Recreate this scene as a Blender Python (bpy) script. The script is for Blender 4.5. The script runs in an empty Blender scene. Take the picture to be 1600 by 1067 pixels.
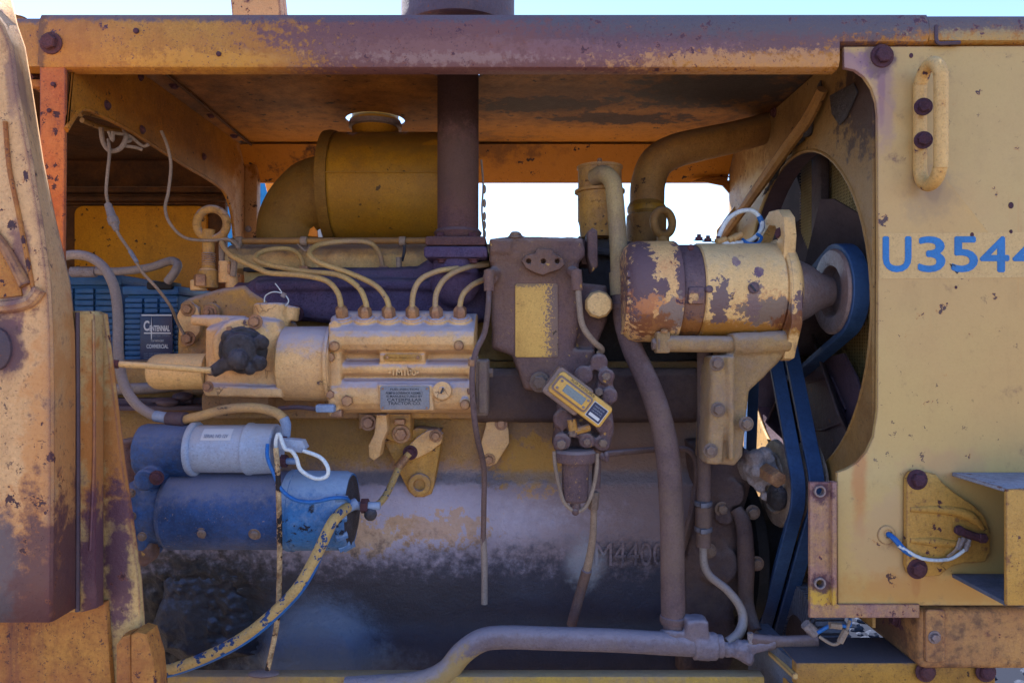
import bpy, bmesh, math, random
from mathutils import Vector, Matrix, noise as mnoise
random.seed(7)
C = bpy.context.scene.collection
SC = bpy.context.scene
H = 1.35            # height of the lens above the ground
F = 1140.0          # focal length in photo pixels (photo is 1600 wide)

# ------------------------------------------------------------------ camera
cd = bpy.data.cameras.new('camera'); cam = bpy.data.objects.new('camera', cd); C.objects.link(cam)
cam.location = (0, 0, H); cam.rotation_euler = (math.radians(90), 0, 0)
cd.sensor_width = 36; cd.lens = 36 * F / 1600; cd.clip_start = .02; cd.clip_end = 2000
SC.camera = cam
# ------------------------------------------------------------------ sky and sun
SUN_EL, SUN_AZ = math.radians(50), math.radians(-36)   # sun stands behind the machine, a little to the left
w = bpy.data.worlds.new("World"); SC.world = w; w.use_nodes = True
wn = w.node_tree
sky = wn.nodes.new('ShaderNodeTexSky'); sky.sky_type = 'NISHITA'; sky.sun_disc = False
sky.sun_elevation = SUN_EL; sky.sun_rotation = SUN_AZ
sky.air_density = .85; sky.dust_density = .1; sky.ozone_density = 2.0; sky.altitude = 300
bg = wn.nodes['Background']; bg.inputs[1].default_value = .075
wn.links.new(sky.outputs[0], bg.inputs[0])
sl = bpy.data.lights.new('sun', 'SUN'); sl.energy = 5.0; sl.angle = math.radians(.5); sl.color = (1, .95, .86)
so = bpy.data.objects.new('sun', sl); C.objects.link(so)
sd = Vector((math.sin(SUN_AZ) * math.cos(SUN_EL), math.cos(SUN_AZ) * math.cos(SUN_EL), math.sin(SUN_EL)))
so.rotation_euler = (-sd).to_track_quat('-Z', 'Y').to_euler(); so.location = sd * 30
vs = SC.view_settings; vs.view_transform = 'Standard'; vs.look = 'None'; vs.exposure = 2.45; vs.gamma = 1
SC.cycles.max_bounces = 8; SC.cycles.diffuse_bounces = 5
SC.cycles.use_denoising = True

# ------------------------------------------------------------------ coordinates
def P(px, py, Y): return Vector(((px - 800) * Y / F, Y, H - (py - 533.5) * Y / F))
def PX(px, py, X):
    Y = X * F / (px - 800); return P(px, py, Y)
def S(n, Y): return n * Y / F

# ------------------------------------------------------------------ mesh builders
class MB:
    def __init__(s): s.v = []; s.f = []
    def add(s, v, f):
        n = len(s.v); s.v += [Vector(a) for a in v]; s.f += [[i + n for i in q] for q in f]; return s
    # tube through points with per-point radius
    def tube(s, pts, r, n=12, sub=4, caps=True):
        pts = [Vector(p) for p in pts]
        rs = list(r) if isinstance(r, (list, tuple)) else [r] * len(pts)
        if sub > 1 and len(pts) > 2:
            q, rr = [], []
            for i in range(len(pts) - 1):
                a = pts[max(i - 1, 0)]; b = pts[i]; c = pts[i + 1]; d = pts[min(i + 2, len(pts) - 1)]
                for k in range(sub):
                    t = k / sub
                    q.append(.5 * (2 * b + (c - a) * t + (2 * a - 5 * b + 4 * c - d) * t * t + (3 * b - a - 3 * c + d) * t ** 3))
                    rr.append(rs[i] * (1 - t) + rs[i + 1] * t)
            q.append(pts[-1]); rr.append(rs[-1]); pts, rs = q, rr
        ring, up = [], None
        for i, p in enumerate(pts):
            t = (pts[min(i + 1, len(pts) - 1)] - pts[max(i - 1, 0)]).normalized()
            if up is None:
                up = Vector((0, 0, 1)) if abs(t.z) < .9 else Vector((0, 1, 0))
            up = (up - t * up.dot(t)).normalized(); si = t.cross(up)
            ring.append([p + (up * math.cos(2 * math.pi * k / n) + si * math.sin(2 * math.pi * k / n)) * rs[i] for k in range(n)])
        v = [a for g in ring for a in g]; f = []
        for i in range(len(ring) - 1):
            for k in range(n):
                a = i * n + k; b = i * n + (k + 1) % n
                f.append([a, b, b + n, a + n])
        if caps: f.append(list(range(n))[::-1]); f.append([len(v) - n + k for k in range(n)])
        return s.add(v, f)
    # lathe: profile [(t, r)] along axis from origin
    def lathe(s, prof, o, ax=(0, 0, 1), n=32, ph=0):
        ax = Vector(ax).normalized(); o = Vector(o)
        u = (Vector((0, 0, 1)) if abs(ax.z) < .9 else Vector((1, 0, 0))); u = (u - ax * u.dot(ax)).normalized(); w_ = ax.cross(u)
        v, f = [], []
        for t, r in prof:
            for k in range(n):
                a = 2 * math.pi * k / n + ph
                v.append(o + ax * t + (u * math.cos(a) + w_ * math.sin(a)) * max(r, 1e-5))
        for i in range(len(prof) - 1):
            for k in range(n):
                a = i * n + k; b = i * n + (k + 1) % n
                f.append([a, b, b + n, a + n])
        f.append(list(range(n))[::-1]); f.append([len(v) - n + k for k in range(n)])
        return s.add(v, f)
    def cyl(s, a, b, r, n=24, bev=None, r2=None):
        a, b = Vector(a), Vector(b); L = (b - a).length; r2 = r if r2 is None else r2
        e = min(r, r2) * .12 if bev is None else bev
        return s.lathe([(0, r - e), (e * .3, r - e * .3), (e, r), (L - e, r2), (L - e * .3, r2 - e * .3), (L, r2 - e)], a, b - a, n)
    # prism: 2-D polygon on frame (o,u,v), extruded d along w (w = outward front); bevel on the front edge
    def prism(s, poly, o, u, v, d, bev=0, holes=(), steps=2, back=False):
        o, u, v = Vector(o), Vector(u), Vector(v); w_ = u.cross(v).normalized()
        def area(p): return sum(p[i][0] * p[(i + 1) % len(p)][1] - p[(i + 1) % len(p)][0] * p[i][1] for i in range(len(p)))
        poly = [tuple(p) for p in poly]
        if area(poly) < 0: poly = poly[::-1]
        hs = []
        for h in holes:
            h = [tuple(p) for p in h]
            if area(h) > 0: h = h[::-1]
            hs.append(h)
        def inset(p, e):
            n = len(p); out = []
            for i in range(n):
                a, b, c = Vector(p[i - 1]), Vector(p[i]), Vector(p[(i + 1) % n])
                d1 = (b - a).normalized() if (b - a).length > 1e-9 else Vector((1, 0)); d2 = (c - b).normalized() if (c - b).length > 1e-9 else d1
                n1 = Vector((-d1.y, d1.x)); n2 = Vector((-d2.y, d2.x)); m = n1 + n2
                m = n1 if m.length < 1e-6 else m.normalized(); k = max(.35, m.dot(n1))
                out.append(tuple(b + m * (e / k)))
            return out
        levels = [(0, 0.)]
        if back and bev: levels = [(bev * .0, bev), (bev, 0.)]
        if bev: levels += [(d - bev, 0.)] + [(d - bev + bev * math.sin(math.pi / 2 * k / steps), bev * (1 - math.cos(math.pi / 2 * k / steps))) for k in range(1, steps + 1)]
        else: levels += [(d, 0.)]
        loops = [poly] + hs; base = len(s.v); V = []; Fc = []; first, last = [], []
        for L in loops:
            n = len(L); st = len(V)
            for t, e in levels:
                for q in (inset(L, e) if e else L): V.append(o + u * q[0] + v * q[1] + w_ * t)
            for i in range(len(levels) - 1):
                for k in range(n):
                    a = st + i * n + k; b = st + i * n + (k + 1) % n
                    Fc.append([a, b, b + n, a + n])
            first.append(list(range(st, st + n))); last.append(list(range(st + (len(levels) - 1) * n, st + len(levels) * n)))
        if not hs:
            Fc.append(first[0][::-1]); Fc.append(last[0])
        else:
            for loopset, flip in ((first, True), (last, False)):
                bm = bmesh.new(); mp = {}; es = []
                for L in loopset:
                    vs_ = [bm.verts.new(V[i]) for i in L]
                    for i, x in zip(L, vs_): mp[x] = i
                    for k in range(len(vs_)): es.append(bm.edges.new((vs_[k], vs_[(k + 1) % len(vs_)])))
                bmesh.ops.triangle_fill(bm, use_beauty=True, use_dissolve=False, edges=es)
                for fc in bm.faces:
                    ids = [mp[x] for x in fc.verts]; fc.normal_update()
                    if (fc.normal.dot(w_) > 0) == flip: ids = ids[::-1]
                    Fc.append(ids)
                bm.free()
        return s.add(V, Fc)
    # polygon given in photo pixels on the plane at depth Y (its front face), d metres thick going away
    def pp(s, pix, Y, d, bev=0, holes=(), **k):
        q = [(P(a, b, Y).x, P(a, b, Y).z) for a, b in pix]; hq = [[(P(a, b, Y).x, P(a, b, Y).z) for a, b in h] for h in holes]
        return s.prism(q, (0, Y + d, 0), (1, 0, 0), (0, 0, 1), d, bev, hq, **k)
    def box(s, c, size, bev=0, rot=None, seg=2):
        bm = bmesh.new(); bmesh.ops.create_cube(bm, size=1)
        for q in bm.verts: q.co = Vector((q.co.x * size[0], q.co.y * size[1], q.co.z * size[2]))
        if bev: bmesh.ops.bevel(bm, geom=bm.edges[:], offset=bev, segments=seg, profile=.5, affect='EDGES')
        R = rot.to_matrix() if rot is not None and hasattr(rot, 'to_matrix') else (rot or Matrix.Identity(3))
        bm.verts.index_update()
        s.add([R @ q.co + Vector(c) for q in bm.verts], [[x.index for x in fc.verts] for fc in bm.faces]); bm.free(); return s
    # rectangle in photo pixels
    def pbox(s, x0, y0, x1, y1, Y, d, bev=.002):
        a = P(x0, y0, Y); b = P(x1, y1, Y)
        return s.box(((a.x + b.x) / 2, Y + d / 2, (a.z + b.z) / 2), (abs(b.x - a.x), d, abs(a.z - b.z)), bev)
    def ball(s, c, r, n=16, sc=(1, 1, 1)):
        bm = bmesh.new(); bmesh.ops.create_uvsphere(bm, u_segments=n, v_segments=n // 2 + 2, radius=1)
        bm.verts.index_update(); c = Vector(c)
        s.add([c + Vector((q.co.x * r * sc[0], q.co.y * r * sc[1], q.co.z * r * sc[2])) for q in bm.verts], [[x.index for x in fc.verts] for fc in bm.faces]); bm.free(); return s
    # sweep of a closed profile [(Y,Z)] along X
    def sweep(s, prof, x0, x1):
        return s.prism(prof, (x0, 0, 0), (0, 1, 0), (0, 0, 1), x1 - x0)

def circ(cx, cy, rx, ry=None, n=24, a0=0):
    ry = rx if ry is None else ry
    return [(cx + rx * math.cos(a0 + 2 * math.pi * k / n), cy + ry * math.sin(a0 + 2 * math.pi * k / n)) for k in range(n)]
def rrect(x0, y0, x1, y1, r, n=5):
    out = []
    for cx, cy, a in ((x1 - r, y0 + r, -90), (x1 - r, y1 - r, 0), (x0 + r, y1 - r, 90), (x0 + r, y0 + r, 180)):
        for k in range(n + 1):
            t = math.radians(a + 90 * k / n); out.append((cx + r * math.cos(t), cy + r * math.sin(t)))
    return out

# ------------------------------------------------------------------ objects
WL = {}
CLOUD = bpy.data.textures.new('lumps', 'CLOUDS'); CLOUD.noise_scale = .02; CLOUD.noise_depth = 3
def mesh_of(name, mb, smooth):
    me = bpy.data.meshes.new(name); me.from_pydata([tuple(a) for a in mb.v], [], mb.f); me.validate(); me.update()
    if smooth is not None:
        me.polygons.foreach_set('use_smooth', [True] * len(me.polygons)); me.set_sharp_from_angle(angle=math.radians(smooth))
    return me
def place(o, parent, loc):
    C.objects.link(o); WL[o] = Vector(loc)
    if parent is not None: o.parent = parent; o.location = Vector(loc) - WL[parent]
    else: o.location = loc
def part(name, mb, mat, parent=None, smooth=38, cast=None, label=None, stuff=False):
    lo = [min(a[i] for a in mb.v) for i in range(3)]; hi = [max(a[i] for a in mb.v) for i in range(3)]
    c = Vector([(a + b) / 2 for a, b in zip(lo, hi)])
    for a in mb.v: a -= c
    me = mesh_of(name, mb, None if cast else smooth); me.materials.append(mat)
    o = bpy.data.objects.new(name, me); place(o, parent, c)
    if cast:
        vox, it, amp = cast
        m = o.modifiers.new('remesh', 'REMESH'); m.mode = 'VOXEL'; m.voxel_size = vox; m.use_smooth_shade = True
        if it: m = o.modifiers.new('smooth', 'SMOOTH'); m.iterations = it; m.factor = .5
        if amp:
            m = o.modifiers.new('lumps', 'DISPLACE'); m.texture = CLOUD; m.strength = amp; m.mid_level = .5; m.texture_coords = 'GLOBAL'
    if label: o['label'] = label
    if stuff: o['kind'] = 'stuff'
    return o
def T(name, label, cat, group=None):
    o = bpy.data.objects.new(name, None); o.empty_display_size = .02; place(o, None, (0, 0, 0))
    o['label'] = label; o['category'] = cat
    if group: o['group'] = group
    return o
def solo(name, mb, mat, label, cat, group=None, **k):
    o = part(name, mb, mat, None, **k); o['label'] = label; o['category'] = cat
    if group: o['group'] = group
    return o
def struct(name, mb, mat, **k):
    o = part(name, mb, mat, None, **k); o['kind'] = 'structure'; return o
BOLTS = {}
def bolt(parent, pos, r, mat, d=(0, -1, 0), kind='hex', name='bolt', hgt=.75, washer=True, rot=None):
    key = (kind, mat.name, hgt, washer)
    if key not in BOLTS:
        mb = MB()
        if washer: mb.lathe([(-.05, 1.45), (.12, 1.45), (.2, 1.38), (.2, .9)], (0, 0, 0), (0, 0, 1), 20)
        h0 = .2 if washer else 0
        if kind == 'hex':
            mb.lathe([(h0 - .1, 1.0), (h0 + hgt * .8, 1.0), (h0 + hgt, .86), (h0 + hgt + .02, .5)], (0, 0, 0), (0, 0, 1), 6)
        elif kind == 'stud':
            mb.lathe([(h0 - .1, 1.0), (h0 + hgt * .8, 1.0), (h0 + hgt, .86), (h0 + hgt + .02, .5)], (0, 0, 0), (0, 0, 1), 6)
            mb.lathe([(h0, .55), (h0 + hgt + .6, .55), (h0 + hgt + .7, .45)], (0, 0, 0), (0, 0, 1), 12)
        else:
            mb.lathe([(h0 - .1, 1.0), (h0 + hgt * .5, 1.0), (h0 + hgt * .85, .8), (h0 + hgt, .4)], (0, 0, 0), (0, 0, 1), 18)
        me = mesh_of(name, mb, 30); me.materials.append(mat); BOLTS[key] = me
    o = bpy.data.objects.new(name, BOLTS[key]); place(o, parent, pos)
    q = Vector(d).to_track_quat('Z', 'Y'); o.rotation_mode = 'QUATERNION'
    from mathutils import Quaternion
    o.rotation_quaternion = q @ Quaternion((0, 0, 1), random.random() * 1.05 if rot is None else rot); o.scale = (r, r, r)
    return o
def pbolt(parent, px, py, Y, rpx, mat, **k): return bolt(parent, P(px, py, Y), S(rpx, Y), mat, **k)
def text(name, body, mat, parent, pos, height, width=None, rot=None, ext=.0004, label=None, bold=0., fat=0.):
    cu = bpy.data.curves.new(name, 'FONT'); cu.body = body; cu.size = 1; cu.extrude = 0; cu.offset = bold; cu.align_x = 'CENTER'; cu.space_line = .8
    cu.resolution_u = 4
    to = bpy.data.objects.new(name, cu); C.objects.link(to)
    dg = bpy.context.evaluated_depsgraph_get(); me = bpy.data.meshes.new_from_object(to.evaluated_get(dg)); bpy.data.objects.remove(to)
    xs = [a.co.x for a in me.vertices]; ys = [a.co.y for a in me.vertices]
    cx, cy = (min(xs) + max(xs)) / 2, (min(ys) + max(ys)) / 2; sy = height / (max(ys) - min(ys)); sx = sy if width is None else width / (max(xs) - min(xs))
    fs = [list(p.vertices) for p in me.polygons]; vv = [Vector(((a.co.x - cx) * sx, (a.co.y - cy) * sy, ext)) for a in me.vertices]
    bpy.data.meshes.remove(me)
    # thicken: front faces plus a skirt
    n = len(vv); cnt = {}
    for q in fs:
        for i in range(len(q)): cnt[(q[i], q[(i + 1) % len(q)])] = 1
    sk = [[a, b, b + n, a + n][::-1] for (a, b) in cnt if (b, a) not in cnt]
    vv += [Vector((a.x, a.y, -.0003)) for a in vv]
    R = rot or Matrix(((1, 0, 0), (0, 0, -1), (0, 1, 0)))
    mb = MB()
    for dx, dy, dz in (((0, 0, 0),) if not fat else ((0, 0, 0), (fat, 0, .00008), (-fat, 0, .00016), (0, fat, .00024), (0, -fat, .00032))):
        mb.add([R @ (a + Vector((dx, dy, dz))) + Vector(pos) for a in vv], fs + sk)
    return part(name, mb, mat, parent, smooth=None, label=label)
# ------------------------------------------------------------------ materials
def lin(h):
    if not isinstance(h, str): return (*h[:3], 1)
    o = []
    for i in (0, 2, 4):
        c = int(h[i:i + 2], 16) / 255; o.append(c / 12.92 if c <= .04045 else ((c + .055) / 1.055) ** 2.4)
    return (*o, 1)
class NT:
    def __init__(s, mat): s.t = mat.node_tree; s.pos = s('ShaderNodeNewGeometry')
    def __call__(s, typ, ins=None, **props):
        n = s.t.nodes.new(typ)
        for k, v in props.items(): setattr(n, k, v)
        for k, v in (ins or {}).items():
            if isinstance(v, bpy.types.NodeSocket): s.t.links.new(v, n.inputs[k])
            else: n.inputs[k].default_value = v
        return n
    def math(s, op, a, b=0., clamp=False):
        return s('ShaderNodeMath', {0: a, 1: b}, operation=op, use_clamp=clamp).outputs[0]
    def noise(s, scale, detail=4, rough=.6, stretch=None, off=0., dist=0.):
        v = s.pos.outputs['Position']
        if stretch or off:
            v = s('ShaderNodeMapping', {0: v, 1: (off, off * 1.7, off * .6), 3: stretch or (1, 1, 1)}).outputs[0]
        return s('ShaderNodeTexNoise', {'Vector': v, 'Scale': scale, 'Detail': detail, 'Roughness': rough, 'Distortion': dist}).outputs[0]
    def ramp(s, x, a, b): return s('ShaderNodeMapRange', {0: x, 1: a, 2: b, 3: 0., 4: 1.}, interpolation_type='SMOOTHSTEP').outputs[0]
    def mix(s, f, a, b):
        return s('ShaderNodeMix', {0: f, 6: a, 7: b}, data_type='RGBA').outputs[2]
    def blob(s, c, r, soft=.5, wob=None, wamt=.5):
        v = s('ShaderNodeVectorMath', {0: s.pos.outputs['Position'], 1: tuple(c)}, operation='SUBTRACT').outputs[0]
        v = s('ShaderNodeVectorMath', {0: v, 1: tuple(1 / a for a in r)}, operation='MULTIPLY').outputs[0]
        d = s('ShaderNodeVectorMath', {0: v}, operation='LENGTH').outputs['Value']
        if wob is not None: d = s.math('ADD', d, s.math('MULTIPLY', s.math('SUBTRACT', wob, .5), wamt * 4))
        return s.ramp(d, 1 + soft * .5, 1 - soft * .5)
def paint(name, base, base2=None, vs=5, var=.5, mott=.3, dust=None, up=None, spots=None, chips=None, streak=None, blobs=(), rough=.6, metal=0., bump=.25, bs=160, big=0., spec=.35, edge=None, seed=0., spk=.5, crack=None, grime=.35):
    m = bpy.data.materials.new(name); m.use_nodes = True; N = NT(m); nd = m.node_tree.nodes
    bs_ = nd['Principled BSDF']
    n1 = N.noise(vs, 5, .62, off=seed + 3.1); n2 = N.noise(vs * 7, 6, .7, off=seed + 1.3); nf = N.noise(bs, 5, .7, off=seed)
    col = lin(base); b2 = lin(base2) if base2 else tuple(a * .72 for a in col[:3]) + (1,)
    col = N.mix(N.math('MULTIPLY', N.ramp(n1, .38, .68), var), col, b2)
    col = N.mix(N.math('MULTIPLY', N.ramp(n2, .4, .75), mott), col, tuple(a * .6 for a in b2[:3]) + (1,))
    hgt = N.math('MULTIPLY', nf, 1.0)
    if spk:
        n3 = N.noise(300, 3, .7, off=seed + 8)
        col = N.mix(N.math('MULTIPLY', N.ramp(n3, .52, .72), spk), col, tuple(a * .45 for a in b2[:3]) + (1,))
        col = N.mix(N.math('MULTIPLY', N.ramp(n3, .46, .3), spk * .6), col, tuple(min(1, a * 1.5) for a in lin(base)[:3]) + (1,))
    if grime:
        ng = N.noise(11, 6, .68, off=seed + 13); ngv = N.noise(1, 5, .65, stretch=(26, 26, 5), off=seed + 15)
        gm = N.ramp(N.math('ADD', N.math('MULTIPLY', ng, .6), N.math('MULTIPLY', ngv, .5)), .56, .74)
        col = N.mix(N.math('MULTIPLY', gm, grime), col, tuple(a * b for a, b in zip(b2[:3], (.42, .36, .40))) + (1,))
    if streak:
        ns = N.noise(1, 5, .7, stretch=(42, 42, 2.2), off=seed + 9)
        nm = N.noise(3.3, 3, .6, off=seed + 4)
        fs_ = N.math('MULTIPLY', N.ramp(N.math('ADD', ns, N.math('MULTIPLY', nm, .6)), streak[2] if len(streak) > 2 else .88, 1.1), streak[1])
        col = N.mix(fs_, col, lin(streak[0]))
    if dust:
        nd_ = N.noise(4.2, 6, .75, off=seed + 6); fd = N.math('MULTIPLY', N.ramp(N.math('ADD', nd_, N.math('MULTIPLY', nf, .25)), .5, .8), dust[1])
        col = N.mix(fd, col, lin(dust[0]))
    for B in blobs:
        c, r, bc, amt = B[:4]; soft = B[4] if len(B) > 4 else .6; wa = B[5] if len(B) > 5 else .5
        f = N.math('MULTIPLY', N.blob(c, r, soft, n2 if wa < 1 else N.math('MULTIPLY_ADD', n2, .5) if False else n2, wa), amt)
        col = N.mix(f, col, lin(bc))
    if chips:
        cc, th, cs = chips[:3]
        nc = N.noise(cs, 7, .62, off=seed + 11)
        fc = N.ramp(nc, th, th + .012); fh = N.ramp(nc, th - .05, th)
        halo = lin(chips[3]) if len(chips) > 3 else tuple(a * .8 for a in b2[:3]) + (1,)
        col = N.mix(N.math('MULTIPLY', fh, .55), col, halo)
        c2 = N.mix(N.ramp(nf, .35, .65), lin(cc), tuple(a * .55 for a in lin(cc)[:3]) + (1,))
        col = N.mix(fc, col, c2); hgt = N.math('ADD', hgt, N.math('MULTIPLY', fc, -1.6))
    if spots:
        sc_, amt, ss = spots[:3]
        wn_ = N('ShaderNodeTexNoise', {'Vector': N.pos.outputs['Position'], 'Scale': ss * 2.2, 'Detail': 4., 'Roughness': .7}).outputs['Color']
        wv = N('ShaderNodeVectorMath', {0: wn_, 1: (.5, .5, .5)}, operation='SUBTRACT').outputs[0]
        wv = N('ShaderNodeVectorMath', {0: wv, 1: (1.3 / ss,) * 3}, operation='MULTIPLY').outputs[0]
        wv = N('ShaderNodeVectorMath', {0: wv, 1: N.pos.outputs['Position']}, operation='ADD').outputs[0]
        vo = N('ShaderNodeTexVoronoi', {'Vector': wv, 'Scale': ss * 1.9, 'Randomness': 1.}, feature='F1')
        rnd = N('ShaderNodeSeparateColor', {0: vo.outputs['Color']}).outputs[0]
        d = vo.outputs['Distance']
        rad = N.math('MULTIPLY', N.math('POWER', N.math('MULTIPLY', N.math('SUBTRACT', rnd, 1 - amt), 1 / max(amt, .05), True), 2.6), .62)
        rad = N.math('MULTIPLY', rad, N.ramp(N.noise(5, 3, .6, off=seed + 17), .36, .56))
        rad = N.math('SUBTRACT', rad, N.math('LESS_THAN', rnd, 1 - amt))
        fsp = N.ramp(N.math('SUBTRACT', rad, d), 0., .035)
        fha = N.math('MULTIPLY', N.ramp(N.math('SUBTRACT', rad, d), -.14, .02), .5)
        col = N.mix(fha, col, lin(spots[3]) if len(spots) > 3 else lin('8a4a22'))
        col = N.mix(fsp, col, lin(sc_))
        vo2 = N('ShaderNodeTexVoronoi', {'Vector': wv, 'Scale': ss * 5.2, 'Randomness': 1.}, feature='F1')
        r2 = N('ShaderNodeSeparateColor', {0: vo2.outputs['Color']}).outputs[1]
        f2 = N.ramp(N.math('SUBTRACT', N.math('MULTIPLY', N.math('SUBTRACT', r2, 1 - amt * .9), 1.1 / max(amt, .05) * .5), vo2.outputs['Distance']), 0., .08)
        f2 = N.math('MULTIPLY', N.math('MULTIPLY', f2, N.ramp(N.noise(7, 3, .6, off=seed + 19), .40, .58)), .85)
        col = N.mix(f2, col, lin(sc_))
    if crack:
        wc = N('ShaderNodeTexNoise', {'Vector': N.pos.outputs['Position'], 'Scale': 60., 'Detail': 3.}).outputs['Color']
        wc = N('ShaderNodeVectorMath', {0: wc, 1: (.012,) * 3}, operation='MULTIPLY').outputs[0]
        wc = N('ShaderNodeVectorMath', {0: wc, 1: N.pos.outputs['Position']}, operation='ADD').outputs[0]
        vc = N('ShaderNodeTexVoronoi', {'Vector': wc, 'Scale': crack[0]}, feature='DISTANCE_TO_EDGE').outputs['Distance']
        fcx = N.math('MULTIPLY', N.ramp(vc, .032, .012), N.ramp(N.noise(14, 3, .6, off=seed + 5), crack[1], crack[1] + .06))
        col = N.mix(N.math('MULTIPLY', fcx, .6), col, lin('2a2024')); hgt = N.math('ADD', hgt, N.math('MULTIPLY', fcx, -1.2))
    if up:
        nz = N('ShaderNodeSeparateXYZ', {0: N.pos.outputs['Normal']}).outputs[2]
        fu = N.math('MULTIPLY', N.ramp(N.math('ADD', nz, N.math('MULTIPLY', N.math('SUBTRACT', n2, .5), 1.2)), .15, .8), up[1])
        col = N.mix(fu, col, lin(up[0]))
    if edge:   # worn-through paint on convex edges, found with the bevel node
        bv = N('ShaderNodeBevel', {0: edge[1]}, samples=4)
        dt = N('ShaderNodeVectorMath', {0: bv.outputs[0], 1: N.pos.outputs['Normal']}, operation='DOT_PRODUCT').outputs['Value']
        fe = N.math('MULTIPLY', N.ramp(N.math('ADD', N.math('SUBTRACT', 1., dt), N.math('MULTIPLY', N.math('SUBTRACT', n2, .52), .5)), .03, .12), edge[2])
        col = N.mix(fe, col, lin(edge[0]))
    if big: hgt = N.math('ADD', hgt, N.math('MULTIPLY', N.noise(30, 5, .65, off=seed + 2), big))
    m.node_tree.links.new(col, bs_.inputs['Base Color'])
    rv = N.math('ADD', N.math('MULTIPLY', n2, .25), rough - .1, True)
    m.node_tree.links.new(rv, bs_.inputs['Roughness'])
    bs_.inputs['Metallic'].default_value = metal; bs_.inputs['Specular IOR Level'].default_value = spec
    bp = N('ShaderNodeBump', {'Height': hgt, 'Strength': min(1., bump * 1.7), 'Distance': .004})
    m.node_tree.links.new(bp.outputs[0], bs_.inputs['Normal'])
    return m
def flat(name, c, rough=.5, metal=0., spec=.4):
    m = bpy.data.materials.new(name); m.use_nodes = True; b = m.node_tree.nodes['Principled BSDF']
    b.inputs['Base Color'].default_value = lin(c); b.inputs['Roughness'].default_value = rough; b.inputs['Metallic'].default_value = metal; b.inputs['Specular IOR Level'].default_value = spec
    return m
PUR, BRN, DUST, DUSTB = '4a2f42', '5a3018', '7a6668', '8f8a9c'
rnx = lambda px, Y: S(px, Y)
def B(px, py, Y, rx, ry, col, amt=1., soft=.6, wob=.5, ry3=.2):
    return (P(px, py, Y), (S(rx, Y), ry3, S(ry, Y)), col, amt, soft, wob)
M = {}
M['hood'] = paint('hood_paint', 'ac7c36', '9c6630', vs=13, var=.6, mott=.25, spots=(PUR, .4, 50, '8a4a2a'), rough=.5, bump=.3, bs=220,
    dust=('9a5e3c', .4), grime=.6, blobs=[B(760, 66, 1.16, 330, 150, '66454f', .95, .35, .55), B(1130, 52, 1.16, 280, 46, '5c4656', .92, .5, .7), B(700, 80, 1.16, 190, 18, '7c5a5e', .6, .9, 1.), B(980, 84, 1.16, 200, 16, '7a5866', .5, .9, 1.), B(560, 22, 1.16, 800, 12, '54495a', .85, .7, .6), B(1320, 32, 1.16, 480, 24, '54505e', .92, .8, .6),  # bluish grey along the top edge is sky light painted in
           B(1180, 96, 1.16, 190, 15, 'b88a5c', .75, .7, 1.2), B(1545, 58, 1.16, 80, 9, 'a8905e', .6, .9, 1.4), B(330, 95, 1.16, 130, 14, 'c08c3c', .7, .8, 1.),
           B(700, 92, 1.16, 120, 8, '8c7478', .6, .9, 1.2), B(64, 70, 1.16, 9, 60, '5a4038', .8, .8, .8)])
M['hoodin'] = paint('hood_inside_paint', '9a662e', '6a4022', vs=4, var=.8, mott=.6, grime=.7, dust=('3f2820', .7), spots=('2a1814', .22, 48, '5a3014'), rough=.62, bump=.3, bs=130,
    blobs=[(Vector((.0, 2.0, 1.82)), (1.2, .30, .2), 'b4740f', .8, .9, .35), (Vector((.06, 1.60, 1.86)), (.17, .05, .3), '28141a', .95, .6, .9), (Vector((.25, 1.70, 1.86)), (.16, .04, .3), '2a1518', .95, .6, .9), (Vector((.42, 1.5, 1.86)), (.18, .12, .3), '201a22', .95, .7, .7),
           (Vector((-.52, 1.93, 1.76)), (.1, .1, .07), '2b1610', .9, .8, .9), (Vector((-.2, 1.9, 1.86)), (.25, .1, .04), '3a2010', .6, .9, .8)])
M['bulk'] = paint('bulkhead_paint', 'a56c1c', '7c4c1a', vs=5, var=.7, mott=.4, dust=('6b4422', .6), spots=('2f1a16', .5, 42, '5c3216'), rough=.6, bump=.25,
    blobs=[(Vector((-.712, 1.92, 1.66)), (.2, .06, .16), 'b89878', .5, .9, .8)])
M['ybox'] = paint('compartment_paint', 'c4820c', 'ac6c0c', vs=4, var=.6, mott=.3, spots=('3a2210', .2, 50, '7a4a10'), rough=.5, bump=.12)
M['ydark'] = paint('dark_brown_paint', '4a2c18', '2c1a14', vs=6, var=.8, mott=.5, dust=('7a4a18', .5), rough=.7, bump=.35)  # dark brown tone for the compartment's upper sheets and ribs
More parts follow.
